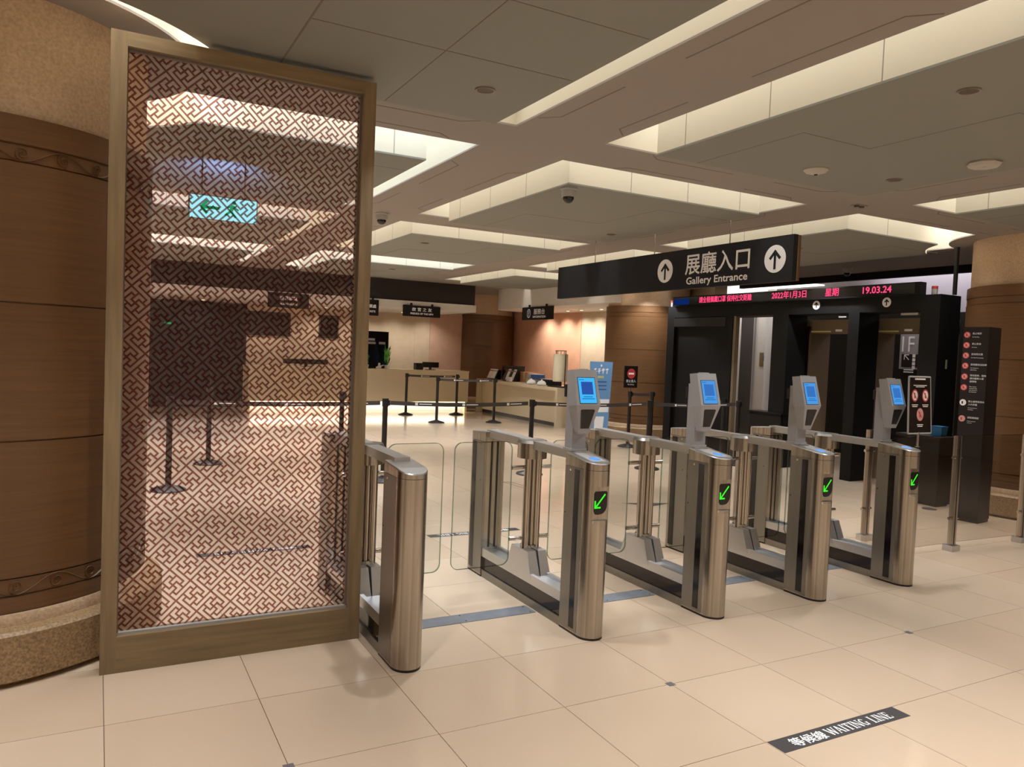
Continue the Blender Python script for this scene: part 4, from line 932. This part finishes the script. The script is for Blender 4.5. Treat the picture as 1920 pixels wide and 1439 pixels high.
n = MB(); org, xa, ya = (0, -.0122, 0), (1, 0, 0), (0, 0, 1); disc(n, org, xa, ya, 0, .30, .085, .001); o = n.done('no_entry_disc', 'red', t); n = MB(); shape(n, org, xa, ya, [(-.055, .285), (.055, .285), (.055, .315), (-.055, .315)], .002); n.done('white_bar', 'white', o)
text('lettering', '禁止進入', .052, 'white', t, (0, -.0125, .155), xa, ya, align='CENTER', ext=.0003); text('lettering', 'No Entry', .036, 'white', t, (0, -.0125, .105), xa, ya, align='CENTER', ext=.0003)

# ------------------------------------------------------------------ ceiling fittings
def dome(label, x, y, z, r=.06):
    t = empty('dome_camera', label, 'camera', (x, y, z), 0)
    MB().lathe([(r*1.15, 0), (r*1.15, -.012), (r, -.02), (r, -.06), (r*.92, -.075)], (0, 0), 32).done('housing', 'greyl', t, smooth=True)
    MB().lathe([(r*.80, -.07), (r*.76, -.09), (r*.55, -.112), (r*.25, -.124), (.004, -.126)], (0, 0), 28).done('dark_dome', 'dome', t, smooth=True)
dome('white dome camera under the coffer above the information desk', 3.43, 5.50, PANEL); dome('dark dome camera on the soffit beside the oak screen', 2.73, 8.24, SOFFIT, .065); dome('small dome camera on the soffit above the portal ticker', 9.95, 7.92, SOFFIT)
def downlight(label, x, y, z, r=.055):
    t = empty('downlight', label, 'ceiling light', (x, y, z), 0, 'small recessed ceiling fittings')
    MB().lathe([(r, -.0), (r, -.008), (r*.82, -.006), (r*.80, -.001)], (0, 0), 28, capped=False).done('trim_ring', 'dl', t, smooth=True); MB().lathe([(r*.8, -.0025), (r*.8, -.001)], (0, 0), 24).done('lens', 'dl_in', t)
for l, x, y, z in (('round ceiling fitting on the dark panel just above the oak screen', 1.78, 3.73, PANEL), ('round ceiling fitting under the big coffer at the upper picture edge', 3.76, 2.35, PANEL), ('small round ceiling fitting beside the two white ceiling units', 5.14, 3.73, PANEL),
                   ('round ceiling fitting under the coffer with the white dome camera', 5.13, 7.27, PANEL), ('round ceiling fitting under the second coffer beyond the oak screen', 3.77, 9.55, PANEL), ('round ceiling fitting under the coffer before the friends counter', 4.6, 13.2, PANEL), ('round ceiling fitting on the coffer behind the gallery sign', 7.4, 6.6, PANEL)): downlight(l, x, y, z)
t = empty('smoke_detector', 'round white smoke detector under the coffer near the gallery sign', 'detector', (4.46, 3.86, PANEL)); MB().lathe([(.085, 0), (.085, -.008), (.07, -.022), (.03, -.034), (.012, -.036)], (0, 0), 32).done('body', 'ap', t, smooth=True); MB().lathe([(.012, -.036), (.012, -.042), (.002, -.043)], (0, 0), 12).done('sensor', 'rubber', t)
t = empty('wireless_unit', 'flat white octagonal unit under the coffer at the picture edge', 'access point', (5.145, 3.08, PANEL)); MB().lathe([(.10, 0), (.105, -.012), (.09, -.03)], (0, 0), 8, PI/8, PI/8+2*PI).done('body', 'ap', t, bev=.004); MB().lathe([(.012, -.03), (.01, -.033)], (0, 0), 12).done('led', 'greyl', t)
t = empty('twin_spot', 'small twin spotlight plate on the soffit above the gallery sign', 'ceiling light', (6.10, 4.77, SOFFIT)); box('plate', (-.07, -.04, -.006), (.07, .04, 0), 'dl', t, .002)
for q in (-.035, .035): MB().tube((q, 0, -.006), (q, 0, -.02), .022, 16).done('spot_head', 'dl_in', t)
def canopy_light(label, x, y, z, wx, wy):
    t = empty('canopy_downlight', label, 'ceiling light', (x, y, z), 0, 'lit downlights over the counters'); MB().lathe([(.05, 0), (.05, -.008), (.038, -.008)], (0, 0), 20).done('trim_ring', 'greyl', t, smooth=True); MB().lathe([(.036, -.009), (.036, -.002)], (0, 0), 20).done('lamp_face', 'lampw', t)
    spot((x, y, z-.03), SPOT_W*(.55 if wx else 1), (.97, .93, .88), (wx, wy, 0), 120, .9, .04)
for k, x in enumerate((2.0, 3.4, 4.7, 5.75, 6.6, 7.45)): canopy_light('lit downlight under the counter canopy, %s' % ('over the dark doorway', 'over the wide wall screen', 'over the narrow wall screen', 'over the black display board', 'above the friends sign', 'over the pink stone')[k], x, 18.05, 2.40, math.radians(22), 0)
for k, y in enumerate((16.6, 15.8, 15.04, 14.48, 13.70)): canopy_light(['lit downlight at the column end of the information canopy', 'lit downlight hidden behind the information sign', 'lit downlight just past the information sign', 'middle lit downlight under the information canopy', 'lit downlight at the poster end of the information canopy'][k], 9.50, y, 2.53, 0, math.radians(-22))
